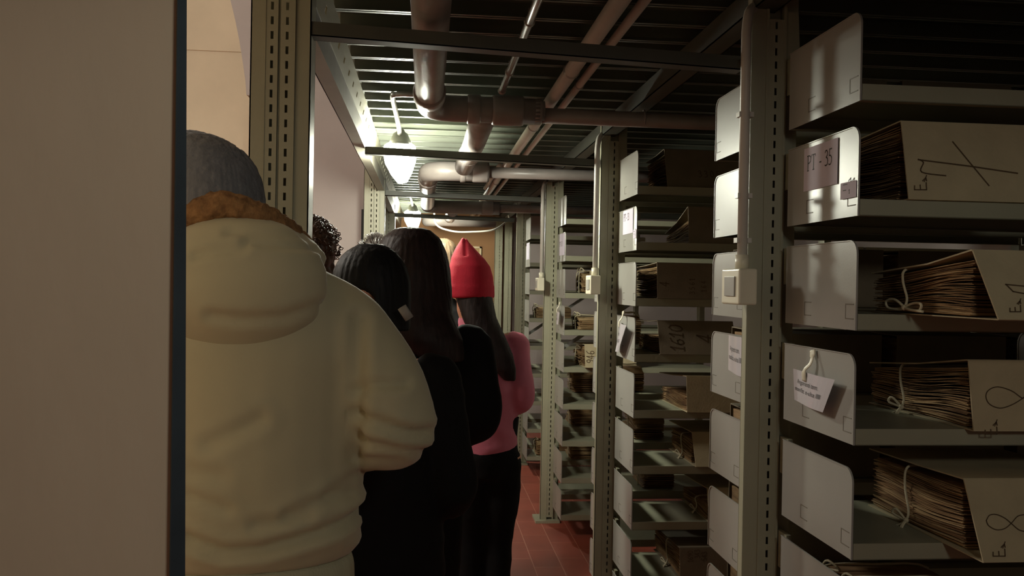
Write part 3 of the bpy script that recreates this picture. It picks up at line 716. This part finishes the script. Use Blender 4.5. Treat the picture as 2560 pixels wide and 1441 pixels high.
# notice board on the end wall
t = thing('notice_board', 'small pale framed board on the brown end wall, behind the red hat', 'notice board', (0, 9.9, 0))
a = atY(1120, 615, 9.88); b = atY(1203, 646, 9.88)
mb = MB()
for (p0, p1, q0, q1) in ((a.x, b.x, a.z-.02, a.z), (a.x, b.x, b.z, b.z+.02), (a.x, a.x+.02, b.z, a.z), (b.x-.02, b.x, b.z, a.z)): mb.box(p0, p1, -.03, 0, q0, q1)
mb.obj('frame', m_frame, t); MB().box(a.x+.02, b.x-.02, -.012, 0, b.z+.02, a.z-.02).obj('panel', m_paperlt, t)

# ------------------------------------------------------------------ people
def remesh(mb, vox, smooth=6, disp=None):
    me = mb.mesh('tmp', m_skin); o = link('tmp', me)
    r = o.modifiers.new('r', 'REMESH'); r.mode = 'VOXEL'; r.voxel_size = vox
    if smooth: s_ = o.modifiers.new('s', 'SMOOTH'); s_.iterations = smooth; s_.factor = .5
    dg = bpy.context.evaluated_depsgraph_get(); dg.update()
    out = bpy.data.meshes.new_from_object(o.evaluated_get(dg)); bpy.data.objects.remove(o); bpy.data.meshes.remove(me)
    out.materials.clear()
    if disp:
        n = len(out.vertices); co = np.empty(n*3); out.vertices.foreach_get('co', co); co = co.reshape(-1, 3)
        nr = np.array([v_.normal[:] for v_ in out.vertices])
        d = np.array([disp(Vector(c_), Vector(m_)) for c_, m_ in zip(co, nr)])
        co = co+nr*d[:, None]; out.vertices.foreach_set('co', co.ravel()); out.update()
    out.polygons.foreach_set('use_smooth', [True]*len(out.polygons))
    return out
def put(name, me, m, parent):
    me.name = name; me.materials.append(m); return link(name, me, parent)
def ringz(c, rx, ry, z, n=24): return [(c[0]+rx*math.cos(2*PI*i/n), c[1]+ry*math.sin(2*PI*i/n), z) for i in range(n)]
def torso(mb, rows): mb.loft([ringz((x, y_), rx, ry, z) for (x, y_, rx, ry, z) in rows])
def folds(a=.004, f=13, keep=None):
    def fn(c_, n_):
        v_ = noise.noise(Vector((c_.x*5, c_.y*5, c_.z*f)))
        w2 = noise.noise(Vector((c_.x*9+5, c_.y*9, c_.z*f*1.7+c_.x*6)))
        d = a*max(-.35, 1-abs(v_)*3.2)*.8+a*.5*w2
        return d if not keep else d*keep(c_)
    return fn
def hand(mb, wrist, fwd, inw):
    """palm and five curled fingers; fwd: along forearm, inw: towards the thumb side"""
    w0 = Vector(wrist); f = Vector(fwd).normalized(); s_ = Vector(inw); s_ = (s_-f*s_.dot(f)).normalized(); dn = f.cross(s_)
    if dn.z > 0: dn = -dn
    mb.tube([w0-f*.03, w0, w0+f*.04, w0+f*.085], [.024, .026, .04, .036], 12, flat=.5, ref=dn)
    for i, L in enumerate((.068, .076, .070, .055)):
        b_ = w0+f*.08+s_*(.030-.020*i)
        mb.tube([b_, b_+f*L*.45+dn*.006, b_+f*L*.75+dn*.025, b_+f*L*.82+dn*.045], [.0095, .009, .008, .007], 8)
    b_ = w0+f*.025+s_*.028
    mb.tube([b_, b_+s_*.025+f*.02, b_+s_*.032+f*.045+dn*.012, b_+s_*.026+f*.065+dn*.022], [.012, .011, .010, .008], 8)
def rig(H, elbow_out=.06, fw=.22, headx=0.0, heady=0.0, sh=1.0):
    K = {}
    for s_ in (-1, 1):
        K['sh', s_] = Vector((.165*s_*sh, 0, .80*H)); K['el', s_] = Vector((s_*(.19*sh+elbow_out), -.03, .625*H)); K['wr', s_] = Vector((s_*.10, fw, .61*H))
        K['hip', s_] = Vector((.085*s_, 0, .50*H)); K['kn', s_] = Vector((.095*s_, .02, .275*H)); K['an', s_] = Vector((.10*s_, -.02, .05*H))
    K['head'] = Vector((headx, .025+heady, .932*H)); return K
def make_body(K, H, turn=0.0):
    mb = MB(); th = K.get('thin', 1)
    torso(mb, [(0, 0, .10*th, .08, .45*H), (0, 0, .155*th, .10*th, .50*H), (0, 0, .125*th, .085, .60*H), (0, 0, .145*th, .10*th, .70*H), (K['head'].x*.25, 0, .155*th, .095*th, .78*H), (K['head'].x*.5, 0, .10*th, .07, .815*H), (K['head'].x*.6, 0, .055, .055, .835*H)])
    hd = K['head']
    mb.tube([(hd.x*.5, -.005, min(.81*H, hd.z-.2)), hd+Vector((0, -.02, -.10)), hd+Vector((0, -.015, -.03))], [.06, .054, .055], 14)
    R_ = Matrix.Rotation(turn, 3, 'Z')
    def hp(x, y_, z): return hd+R_ @ Vector((x, y_, z))
    mb.ell(hd+R_ @ Vector((0, -.012, .025)), .074, .092, .088, 20, 12, R_)
    mb.ell(hd+R_ @ Vector((0, .025, -.03)), .062, .066, .085, 18, 12, R_)
    mb.tube([hp(0, .085, .015), hp(0, .105, -.015), hp(0, .108, -.028), hp(0, .085, -.036)], [.008, .012, .015, .010], 10)
    mb.ell(hp(0, .084, -.066), .024, .012, .010, 10, 6, R_); mb.ell(hp(0, .08, -.098), .022, .016, .016, 10, 6, R_)
    for s_ in (-1, 1):
        mb.ell(hp(s_*.077, -.012, -.008), .010, .020, .032, 12, 8, R_)
        mb.limb([Vector((K['sh', s_].x*.5, 0, K['sh', s_].z+.01)), K['sh', s_], (K['sh', s_]+K['el', s_])/2, K['el', s_], (K['el', s_]*.6+K['wr', s_]*.4), K['wr', s_]], [.035, .045, .040, .032, .032, .024], 12)
        hand(mb, K['wr', s_], K['wr', s_]-K['el', s_], Vector((-s_, 0, .3)))
        mb.limb([K['hip', s_], (K['hip', s_]+K['kn', s_])/2, K['kn', s_], (K['kn', s_]*.6+K['an', s_]*.4), K['an', s_]], [.085, .07, .052, .052, .035], 14)
        mb.tube([K['an', s_]+Vector((0, -.03, -.02)), K['an', s_]+Vector((0, .06, -.045)), K['an', s_]+Vector((0, .16, -.06))], [.034, .034, .024], 10, flat=.8)
    me = remesh(mb, .0075, 2); return me, hp, R_
def person(label, X, Y, H, yaw=0, K=None, turn=0.0, skin=m_skin, trousers=m_black, shoes=m_dark, hip=1.0):
    t = thing('person', label, 'person', (X, Y, 0), 'visitors walking down the aisle', yaw)
    K = K or rig(H); me, hp, R_ = make_body(K, H, turn); b_ = put('body', me, skin, t)
    for s_ in (-1, 1):
        e = MB(); e.ell(hp(s_*.030, .077, .008), .012, .010, .009, 10, 6); e.obj('eye', m_white_eye, t, True)
    tr = MB()
    torso(tr, [(0, 0, .12*hip, .11, .44*H), (0, 0, .172*hip, .125, .49*H), (0, 0, .165*hip, .115, .54*H), (0, 0, .145, .10, .60*H)])
    for s_ in (-1, 1):
        tr.limb([K['hip', s_], (K['hip', s_]+K['kn', s_])/2, K['kn', s_], (K['kn', s_]*.5+K['an', s_]*.5), K['an', s_]], [.105*hip, .09, .070, .064, .062], 16)
        so = MB(); A_ = K['an', s_]; so.tube([(A_.x, A_.y-.075, .035), (A_.x, A_.y-.06, .045), (A_.x, A_.y, .05), (A_.x, A_.y+.10, .038), (A_.x, A_.y+.19, .028), (A_.x, A_.y+.215, .024)], [.02, .038, .045, .045, .036, .015], 14, flat=.8)
        so.mi = 0; so.obj('shoe', shoes, t, True)
    put('trousers', remesh(tr, .013, 6, folds(.003, 9)), trousers, t)
    return t, K, hp, R_
def jacket(t, K, H, m, hem, rx=.19, ry=.14, arm=.062, collar=.835, fold=.004, name='jacket', hipw=None, puff=1.0, neck=.075, shx=1.0):
    mb = MB(); hw = hipw or rx
    torso(mb, [(0, 0, hw*.92, ry*.92, hem), (0, 0, hw, ry, hem+.03), (0, 0, (rx+hw)/2*.97, ry*.95, (hem+.80*H)/2-.03), (0, 0, rx, ry*.95, .72*H), (0, 0, rx*.98, ry*.85, .785*H), (0, 0, rx*.72, ry*.66, .815*H), (0, 0, neck, neck, collar*H), (0, 0, neck*.95, neck*.95, (collar+.015)*H)])
    for s_ in (-1, 1):
        mb.limb([K['sh', s_]*.86+Vector((0, 0, .112*H)), K['sh', s_], (K['sh', s_]+K['el', s_])/2, K['el', s_]+Vector((0, 0, .0)), (K['el', s_]*.55+K['wr', s_]*.45), K['wr', s_]*.93+K['el', s_]*.07], [arm*.8, arm*1.08, arm*1.05*puff, arm*puff, arm*.95*puff, arm*.68], 16)
    return put(name, remesh(mb, .0105, 9, folds(fold)), m, t)
def strand_disp(a=.003, f=60, cx=0, cy=0):
    def fn(c_, n_):
        th = math.atan2(c_.y-cy, c_.x-cx)
        return a*noise.noise(Vector((th*f/6.28*1.6, c_.z*1.5, 0)))*2
    return fn

# A: cream hooded jacket, grey beanie ------------------------------------------------
HA = 1.82; XA = -.335; YA = 1.74
KA = rig(HA, .0, .26, -.085, .0, 1.15)
KA['head'] = Vector((-.085, .03, 1.765))
KA['sh', 1] = Vector((.178, 0, 1.525)); KA['el', 1] = Vector((.272, -.03, 1.335)); KA['wr', 1] = Vector((.14, .22, 1.27))
KA['sh', -1] = Vector((-.20, 0, 1.50)); KA['el', -1] = Vector((-.27, -.04, 1.30)); KA['wr', -1] = Vector((-.12, .22, 1.25))
tA, KA, hpA, RA = person('person in a cream hooded jacket and grey beanie, nearest the camera', XA, YA, HA, 0, KA)
mb = MB()
torso(mb, [(.0, 0, .205, .135, 1.075), (.0, 0, .222, .15, 1.12), (0, 0, .215, .15, 1.25), (0, 0, .215, .15, 1.38), (0, 0, .222, .145, 1.48), (0, 0, .210, .125, 1.56), (0, 0, .165, .105, 1.615), (-.02, 0, .10, .09, 1.655)])
for s_ in (-1, 1):
    S_, E_, W_ = KA['sh', s_], KA['el', s_], KA['wr', s_]
    mb.limb([S_*.55+Vector((0, 0, .735)), S_+Vector((-.01*s_, 0, .0)), (S_+E_)/2+Vector((.015*s_, 0, 0)), E_+Vector((0, 0, .0)), E_*.55+W_*.45+Vector((0, 0, .0)), W_*.95+E_*.05], [.06, .080, .086, .084, .078, .05], 18)
def px_local(P, off=.14):
    return [(v_.x-XA, v_.z) for v_ in (atY(a_, b_, YA-off) for a_, b_ in P)]
def crease(c_, n_, L):
    if n_.y > .2: return 0
    d = 0
    for P, dep, wd in L:
        m_ = 1e9
        for (x0, z0), (x1, z1) in zip(P[:-1], P[1:]):
            dx, dz = x1-x0, z1-z0; t_ = max(0, min(1, ((c_.x-x0)*dx+(c_.z-z0)*dz)/(dx*dx+dz*dz)))
            m_ = min(m_, math.hypot(c_.x-x0-dx*t_, c_.z-z0-dz*t_))
        if m_ < wd*4: d += dep*(math.exp(-(m_/wd)**2)-.35*math.exp(-((m_-wd*2)/wd)**2))
    return d
CRB = [(px_local(P, o_), d_, w_) for P, d_, w_, o_ in [
    ([(465, 1345), (560, 1380), (650, 1378), (760, 1352), (915, 1318)], .016, .011, .14), ([(640, 1310), (760, 1303)], .007, .010, .14),
    ([(720, 1288), (800, 1262), (865, 1257)], .008, .010, .14), ([(470, 1240), (570, 1272)], .007, .010, .14), ([(820, 1240), (885, 1208)], .006, .010, .12),
    ([(890, 975), (940, 957), (1015, 957)], .008, .009, .08), ([(890, 1033), (950, 1050), (1030, 1078), (1065, 1082)], .012, .010, .08),
    ([(900, 1095), (980, 1118), (1050, 1132)], .008, .010, .08), ([(930, 1140), (1000, 1150)], .006, .009, .08), ([(893, 800), (893, 950), (888, 1150)], .012, .014, .10),
    ([(520, 1112), (600, 1075), (650, 1050)], .006, .013, .14), ([(480, 1180), (560, 1190)], .004, .012, .14)]]
CRH = [(px_local(P, .19), d_, w_) for P, d_, w_ in [([(480, 640), (540, 627), (605, 622)], .006, .008), ([(610, 603), (700, 612), (770, 614)], .007, .008),
    ([(520, 790), (600, 800), (700, 796), (790, 765)], .006, .010), ([(560, 575), (760, 590)], .005, .008)]]
def fA(c_, n_):
    base = .0
    ridg = max(-.4, 1-abs(noise.noise(Vector((c_.x*4, c_.y*4, c_.z*11))))*3.5)
    low = max(0, 1-abs(c_.z-1.15)/.10); arm_ = max(0, min(1, (c_.x-.17)/.05))
    mid = .35
    w_ = .25+1.3*low+.9*arm_*max(0, min(1, (1.47-c_.z)/.2))
    return .0035*w_*ridg+.004*noise.noise(Vector((c_.x*6, c_.y*3, c_.z*5)))-crease(c_, n_, CRB)
jA = put('jacket', remesh(mb, .0095, 10, fA), m_cream, tA)
mb = MB(); torso(mb, [(0, 0, .195, .13, .985), (0, 0, .208, .14, 1.0), (0, 0, .206, .138, 1.06), (0, 0, .200, .132, 1.08)])
put('waistband', remesh(mb, .01, 3), m_creamrib, tA)
# hood lying on the back
mb = MB()
mb.ell((-.005, -.098, 1.600), .160, .088, .126, 28, 18)
mb.ell((-.01, -.045, 1.650), .156, .108, .068, 24, 12)
def fh(c_, n_):
    r = max(-.4, 1-abs(noise.noise(Vector((c_.x*3, c_.y*3, c_.z*14+2))))*3.5)
    return .003*r-crease(c_, n_, CRH)
put('hood', remesh(mb, .0085, 6, fh), m_cream, tA)
cr = []
for i in range(40):
    a_ = 2*PI*i/40; bk = math.sin(a_)  # bk=1 back
    cr.append((-.030+.124*math.cos(a_), .01-.118*bk, 1.684+.055*max(bk, -.4)-.028*abs(math.cos(a_))))
mb = MB(); mb.tube(cr, .029, 12, closed=True)
def ff(c_, n_): return .004*noise.noise(c_*60)+.004*noise.noise(c_*160)
put('fur_trim', remesh(mb, .0055, 1, ff), m_fur, tA)
hA = KA['head']
def beanie(t, hp, R_, m, tall=.115, rr=.096, zb=-.01, disp=None, top=None, skew=0):
    mb = MB(); rows = [(1.03, zb-.005), (1.06, zb), (1.06, zb+.05), (1.0, zb+.055), (.97, zb+.075), (.82, zb+.10), (.55, zb+.122), (.2, zb+.13)]
    if top: rows = [(1.03, zb-.005), (1.06, zb), (1.05, zb+.05)]+top
    rings = []
    for f_, z in rows: rings.append([tuple(hp(rr*f_*.88*math.cos(2*PI*i/28)+skew*max(0, z/.14)**2, -.012+rr*f_*1.08*math.sin(2*PI*i/28), z)) for i in range(28)])
    mb.loft(rings); return put('beanie', remesh(mb, .006, 3, disp), m, t)
beanie(tA, hpA, RA, m_beanie, rr=.112, zb=-.045, top=[(1.03, .01), (1.0, .04), (.95, .065), (.84, .09), (.62, .11), (.3, .124)], skew=-.045, disp=lambda c_, n_: .0016*math.sin(math.atan2(c_.y, c_.x+.085)*60))
hb_ = MB(); hb_.ell(hA+Vector((0, -.02, -.02)), .085, .095, .09, 20, 12); put('hair', remesh(hb_, .008, 2, strand_disp(.003)), m_hairbr, tA)

# C: black hair, ear showing, turned to the left ------------------------------------
HC = 1.69; XC, YC = -.135, 2.36
KC = rig(HC, .03, .13, -.03, 0, 1.0); KC['head'] = Vector((-.03, .01, 1.578))
tC, KC, hpC, RC = person('person with short black hair and a visible ear, in a black coat', XC, YC, HC, 0, KC, turn=1.5, trousers=m_black)
jacket(tC, KC, HC, m_navy, .80, rx=.19, ry=.14, hipw=.20, arm=.062, name='coat')
def hair_cap(t, hp, R_, m, rx=.088, ry=.106, rz=.105, low=-.085, face=.035, disp=None, vox=.006, name='hair', extra=None):
    """hair covering crown and back of the head, open at the face and ears"""
    mb = MB(); rings = []
    for i in range(13):
        t_ = i/12; z = low+(rz+.025-low)*t_; q = max(.05, 1-max(0, (z-.0)/(rz+.03))**2.2)**.5
        ring = []
        for j in range(30):
            a_ = 2*PI*j/30; x = rx*q*math.cos(a_); y_ = -.018+ry*q*math.sin(a_)
            lim = face+max(0, z-.045)*2.4 if z > .012 else -.034+z*.3
            y_ = min(y_, lim)
            ring.append(tuple(hp(x, y_, z)))
        rings.append(ring)
    mb.loft(rings)
    if extra: extra(mb)
    return put(name, remesh(mb, vox, 3, disp), m, t)
hair_cap(tC, hpC, RC, m_hairblk, disp=strand_disp(.001, 120, KC['head'].x, KC['head'].y), low=-.10, rx=.090, ry=.108, face=.078)
ct = MB(); ct.tube([(.075, -.12, 1.545), (.095, -.115, 1.515)], .012, 8, flat=.4, ref=(0, 1, 0)); ct.obj('collar_tag', m_greycloth, tC, True)['label'] = 'pale collar tag'

# E: very long dark brown hair, black jacket ----------------------------------------
HE = 1.75; XE, YE = -.05, 2.90
KE = rig(HE, .02, .22, 0, 0, 1.0); KE['head'] = Vector((0, .02, 1.655))
KE['sh', 1] = Vector((.195, 0, 1.40)); KE['el', 1] = Vector((.225, -.05, 1.18)); KE['wr', 1] = Vector((.12, .18, 1.08))
KE['sh', -1] = Vector((-.15, 0, 1.40))
tE, KE, hpE, RE = person('person with very long dark brown hair over a black jacket, mid aisle', XE, YE, HE, 0, KE)
jacket(tE, KE, HE, m_black, .86, rx=.20, ry=.15, arm=.07, collar=.845, puff=1.1)
mb = MB()
rows = [(0, 0, .02, .02, 1.788), (0, 0, .06, .062, 1.781), (.0, 0, .095, .095, 1.752), (0, -.0, .116, .112, 1.705), (0, -.01, .128, .118, 1.65), (0, -.03, .136, .112, 1.58), (.006, -.06, .130, .10, 1.52), (.022, -.09, .130, .085, 1.47), (.050, -.11, .120, .07, 1.43), (.085, -.12, .090, .055, 1.39), (.12, -.125, .055, .04, 1.36)]
R2 = []
for (x, y_, rx, ry, z) in rows:
    ring = []
    for i in range(32):
        a_ = 2*PI*i/32; yy_ = y_+ry*math.sin(a_)
        if z < 1.70: yy_ = min(yy_, .02)
        ring.append((x+rx*math.cos(a_), yy_, z))
    R2.append(ring)
mb.loft(R2); put('hair', remesh(mb, .007, 3, strand_disp(.0012, 150)), m_hairbr, tE)

# G: red hat, pink jacket ------------------------------------------------------------
HG = 1.70; XG, YG = .285, 3.92
KG = rig(HG, .04, .2, -.09, 0, 1.0); KG['thin'] = .68; KG['head'] = Vector((-.095, .02, 1.600))
KG['an', 1].x = .05; KG['an', -1].x = -.075; KG['kn', 1].x = .055; KG['kn', -1].x = -.07; KG['hip', 1].x = .07; KG['hip', -1].x = -.07
KG['sh', 1] = Vector((.12, 0, 1.34)); KG['el', 1] = Vector((.145, -.03, 1.10)); KG['wr', 1] = Vector((.06, .18, 1.02))
KG['sh', -1] = Vector((-.155, 0, 1.34))
tG, KG, hpG, RG = person('person in a bright red pointed beanie and pink jacket', XG, YG, HG, 0, KG, hip=.80)
mb = MB()
torso(mb, [(-.005, 0, .118, .11, .83), (-.005, 0, .136, .125, .89), (-.0, 0, .130, .12, 1.05), (-.01, 0, .130, .12, 1.22), (-.02, 0, .14, .115, 1.31), (-.04, 0, .11, .09, 1.38), (-.06, 0, .075, .075, 1.43), (-.07, 0, .07, .07, 1.46)])
for s_ in (-1, 1):
    S_, E_, W_ = KG['sh', s_], KG['el', s_], KG['wr', s_]
    mb.limb([S_*.8+Vector((0, 0, .27)), S_, (S_+E_)/2, E_, E_*.5+W_*.5, W_*.95+E_*.05], [.045, .058, .058, .058, .055, .04], 14)
put('jacket', remesh(mb, .0095, 6, folds(.0055, 9)), m_pink, tG)
mb = MB(); hg = KG['head']
rows = [(-.028, .0, .010, .010, 1.812), (-.028, 0, .022, .020, 1.790), (-.022, 0, .045, .045, 1.760), (-.010, 0, .074, .076, 1.722), (.0, 0, .092, .098, 1.685), (.004, 0, .100, .108, 1.64), (.006, 0, .102, .110, 1.60), (.006, 0, .104, .112, 1.598), (.008, 0, .104, .112, 1.55), (.008, 0, .100, .108, 1.545)]
mb.loft([ringz((hg.x+x+.004, hg.y-.01+y_), rx, ry, z, 30) for (x, y_, rx, ry, z) in rows])
put('beanie', remesh(mb, .006, 3, lambda c_, n_: -.006*math.exp(-((c_.x-hg.x+.02)/.006)**2)*(1 if c_.z > 1.73 else 0)+.004*noise.noise(c_*11)), m_red, tG)
mb = MB()
rows = [(-.085, .0, .085, .09, 1.60), (-.07, -.02, .082, .08, 1.54), (-.05, -.06, .076, .06, 1.46), (-.01, -.10, .078, .045, 1.37), (.025, -.125, .072, .035, 1.30), (.06, -.135, .050, .028, 1.24), (.085, -.13, .026, .02, 1.19)]
mb.loft([ringz((x, min(y_, .0)), rx, ry, z) for (x, y_, rx, ry, z) in rows])
put('hair', remesh(mb, .007, 3, strand_disp(.0012, 130, 0, 0)), m_hairdk, tG)

# B: curly brown hair ----------------------------------------------------------------
XB, YB, HB = -.430, 3.36, 1.80
KB = rig(HB, .02, .2); KB['head'] = Vector((0, .02, 1.705))
tB, KB, hpB, RB = person('person with curly brown hair behind the cream hood', XB, YB, HB, 0, KB)
jacket(tB, KB, HB, m_navy, .85, rx=.18, ry=.13)
hair_cap(tB, hpB, RB, m_haircurl, rx=.095, ry=.112, rz=.11, low=-.09, disp=lambda c_, n_: .012*noise.noise(c_*45))
mb = MB(); rn = random.Random(4)
for i in range(420):
    a_ = rn.uniform(0, 2*PI); ph = rn.uniform(.05, 1.9); rx_ = .088+rn.uniform(0, .012)
    c0 = Vector((rx_*math.sin(ph)*math.cos(a_), -.02+.105*math.sin(ph)*math.sin(a_), .025+.105*math.cos(ph)))
    if c0.y > .04 and c0.z < .07: continue
    nrm = Vector((c0.x, c0.y+.02, c0.z)).normalized(); tg = nrm.cross(Vector((rn.uniform(-1, 1), rn.uniform(-1, 1), rn.uniform(-1, 1)))).normalized(); bt = nrm.cross(tg); r_ = rn.uniform(.004, .009)
    P_ = [hpB(*(c0+nrm*(.004+r_*(1-math.cos(q*1.1)))+tg*r_*math.sin(q*1.1)+bt*q*.0018)) for q in range(6)]
    mb.tube(P_, [.0018]*5+[.0008], 5)
mb.obj('curls', m_haircurl, tB, True)['kind'] = 'stuff'

# D: short spiky grey hair -----------------------------------------------------------
XD, YD, HD = -.225, 3.98, 1.75
KD = rig(HD, -.03, .2); KD['head'] = Vector((0, .02, 1.68))
tD, KD, hpD, RD = person('person with spiky grey hair, mostly hidden in front of the lit post', XD, YD, HD, 0, KD)
jacket(tD, KD, HD, m_navy, .85, rx=.18, ry=.13)
hair_cap(tD, hpD, RD, m_hairgr, rx=.082, ry=.10, rz=.10, low=-.07)
mb = MB(); rn = random.Random(9)
for i in range(260):
    a_ = rn.uniform(0, 2*PI); ph = rn.uniform(.0, 1.3)
    c0 = Vector((.075*math.sin(ph)*math.cos(a_), -.02+.092*math.sin(ph)*math.sin(a_), .03+.092*math.cos(ph)))
    nrm = Vector((c0.x+rn.uniform(-.03, .03), c0.y+.02+rn.uniform(-.03, .03), c0.z)).normalized()
    mb.tube([hpD(*c0), hpD(*(c0+nrm*.018)), hpD(*(c0+nrm*.03+Vector((rn.uniform(-.008, .008), 0, -.002))))], [.0022, .0018, .0006], 4)
mb.obj('spikes', m_hairgr, tD, True)['kind'] = 'stuff'

# F: fair hair, grey trousers --------------------------------------------------------
XF, YF, HF = .085, 4.55, 1.80
KF = rig(HF, .02, .2); KF['head'] = Vector((0, .02, 1.712))
tF, KF, hpF, RF = person('person with short fair hair and light grey trousers, between long hair and red hat', XF, YF, HF, 0, KF, trousers=m_greycloth)
jacket(tF, KF, HF, m_navy, .90, rx=.18, ry=.13)
hair_cap(tF, hpF, RF, m_hairfair, rx=.085, ry=.102, rz=.10, low=-.07, disp=strand_disp(.002, 80))
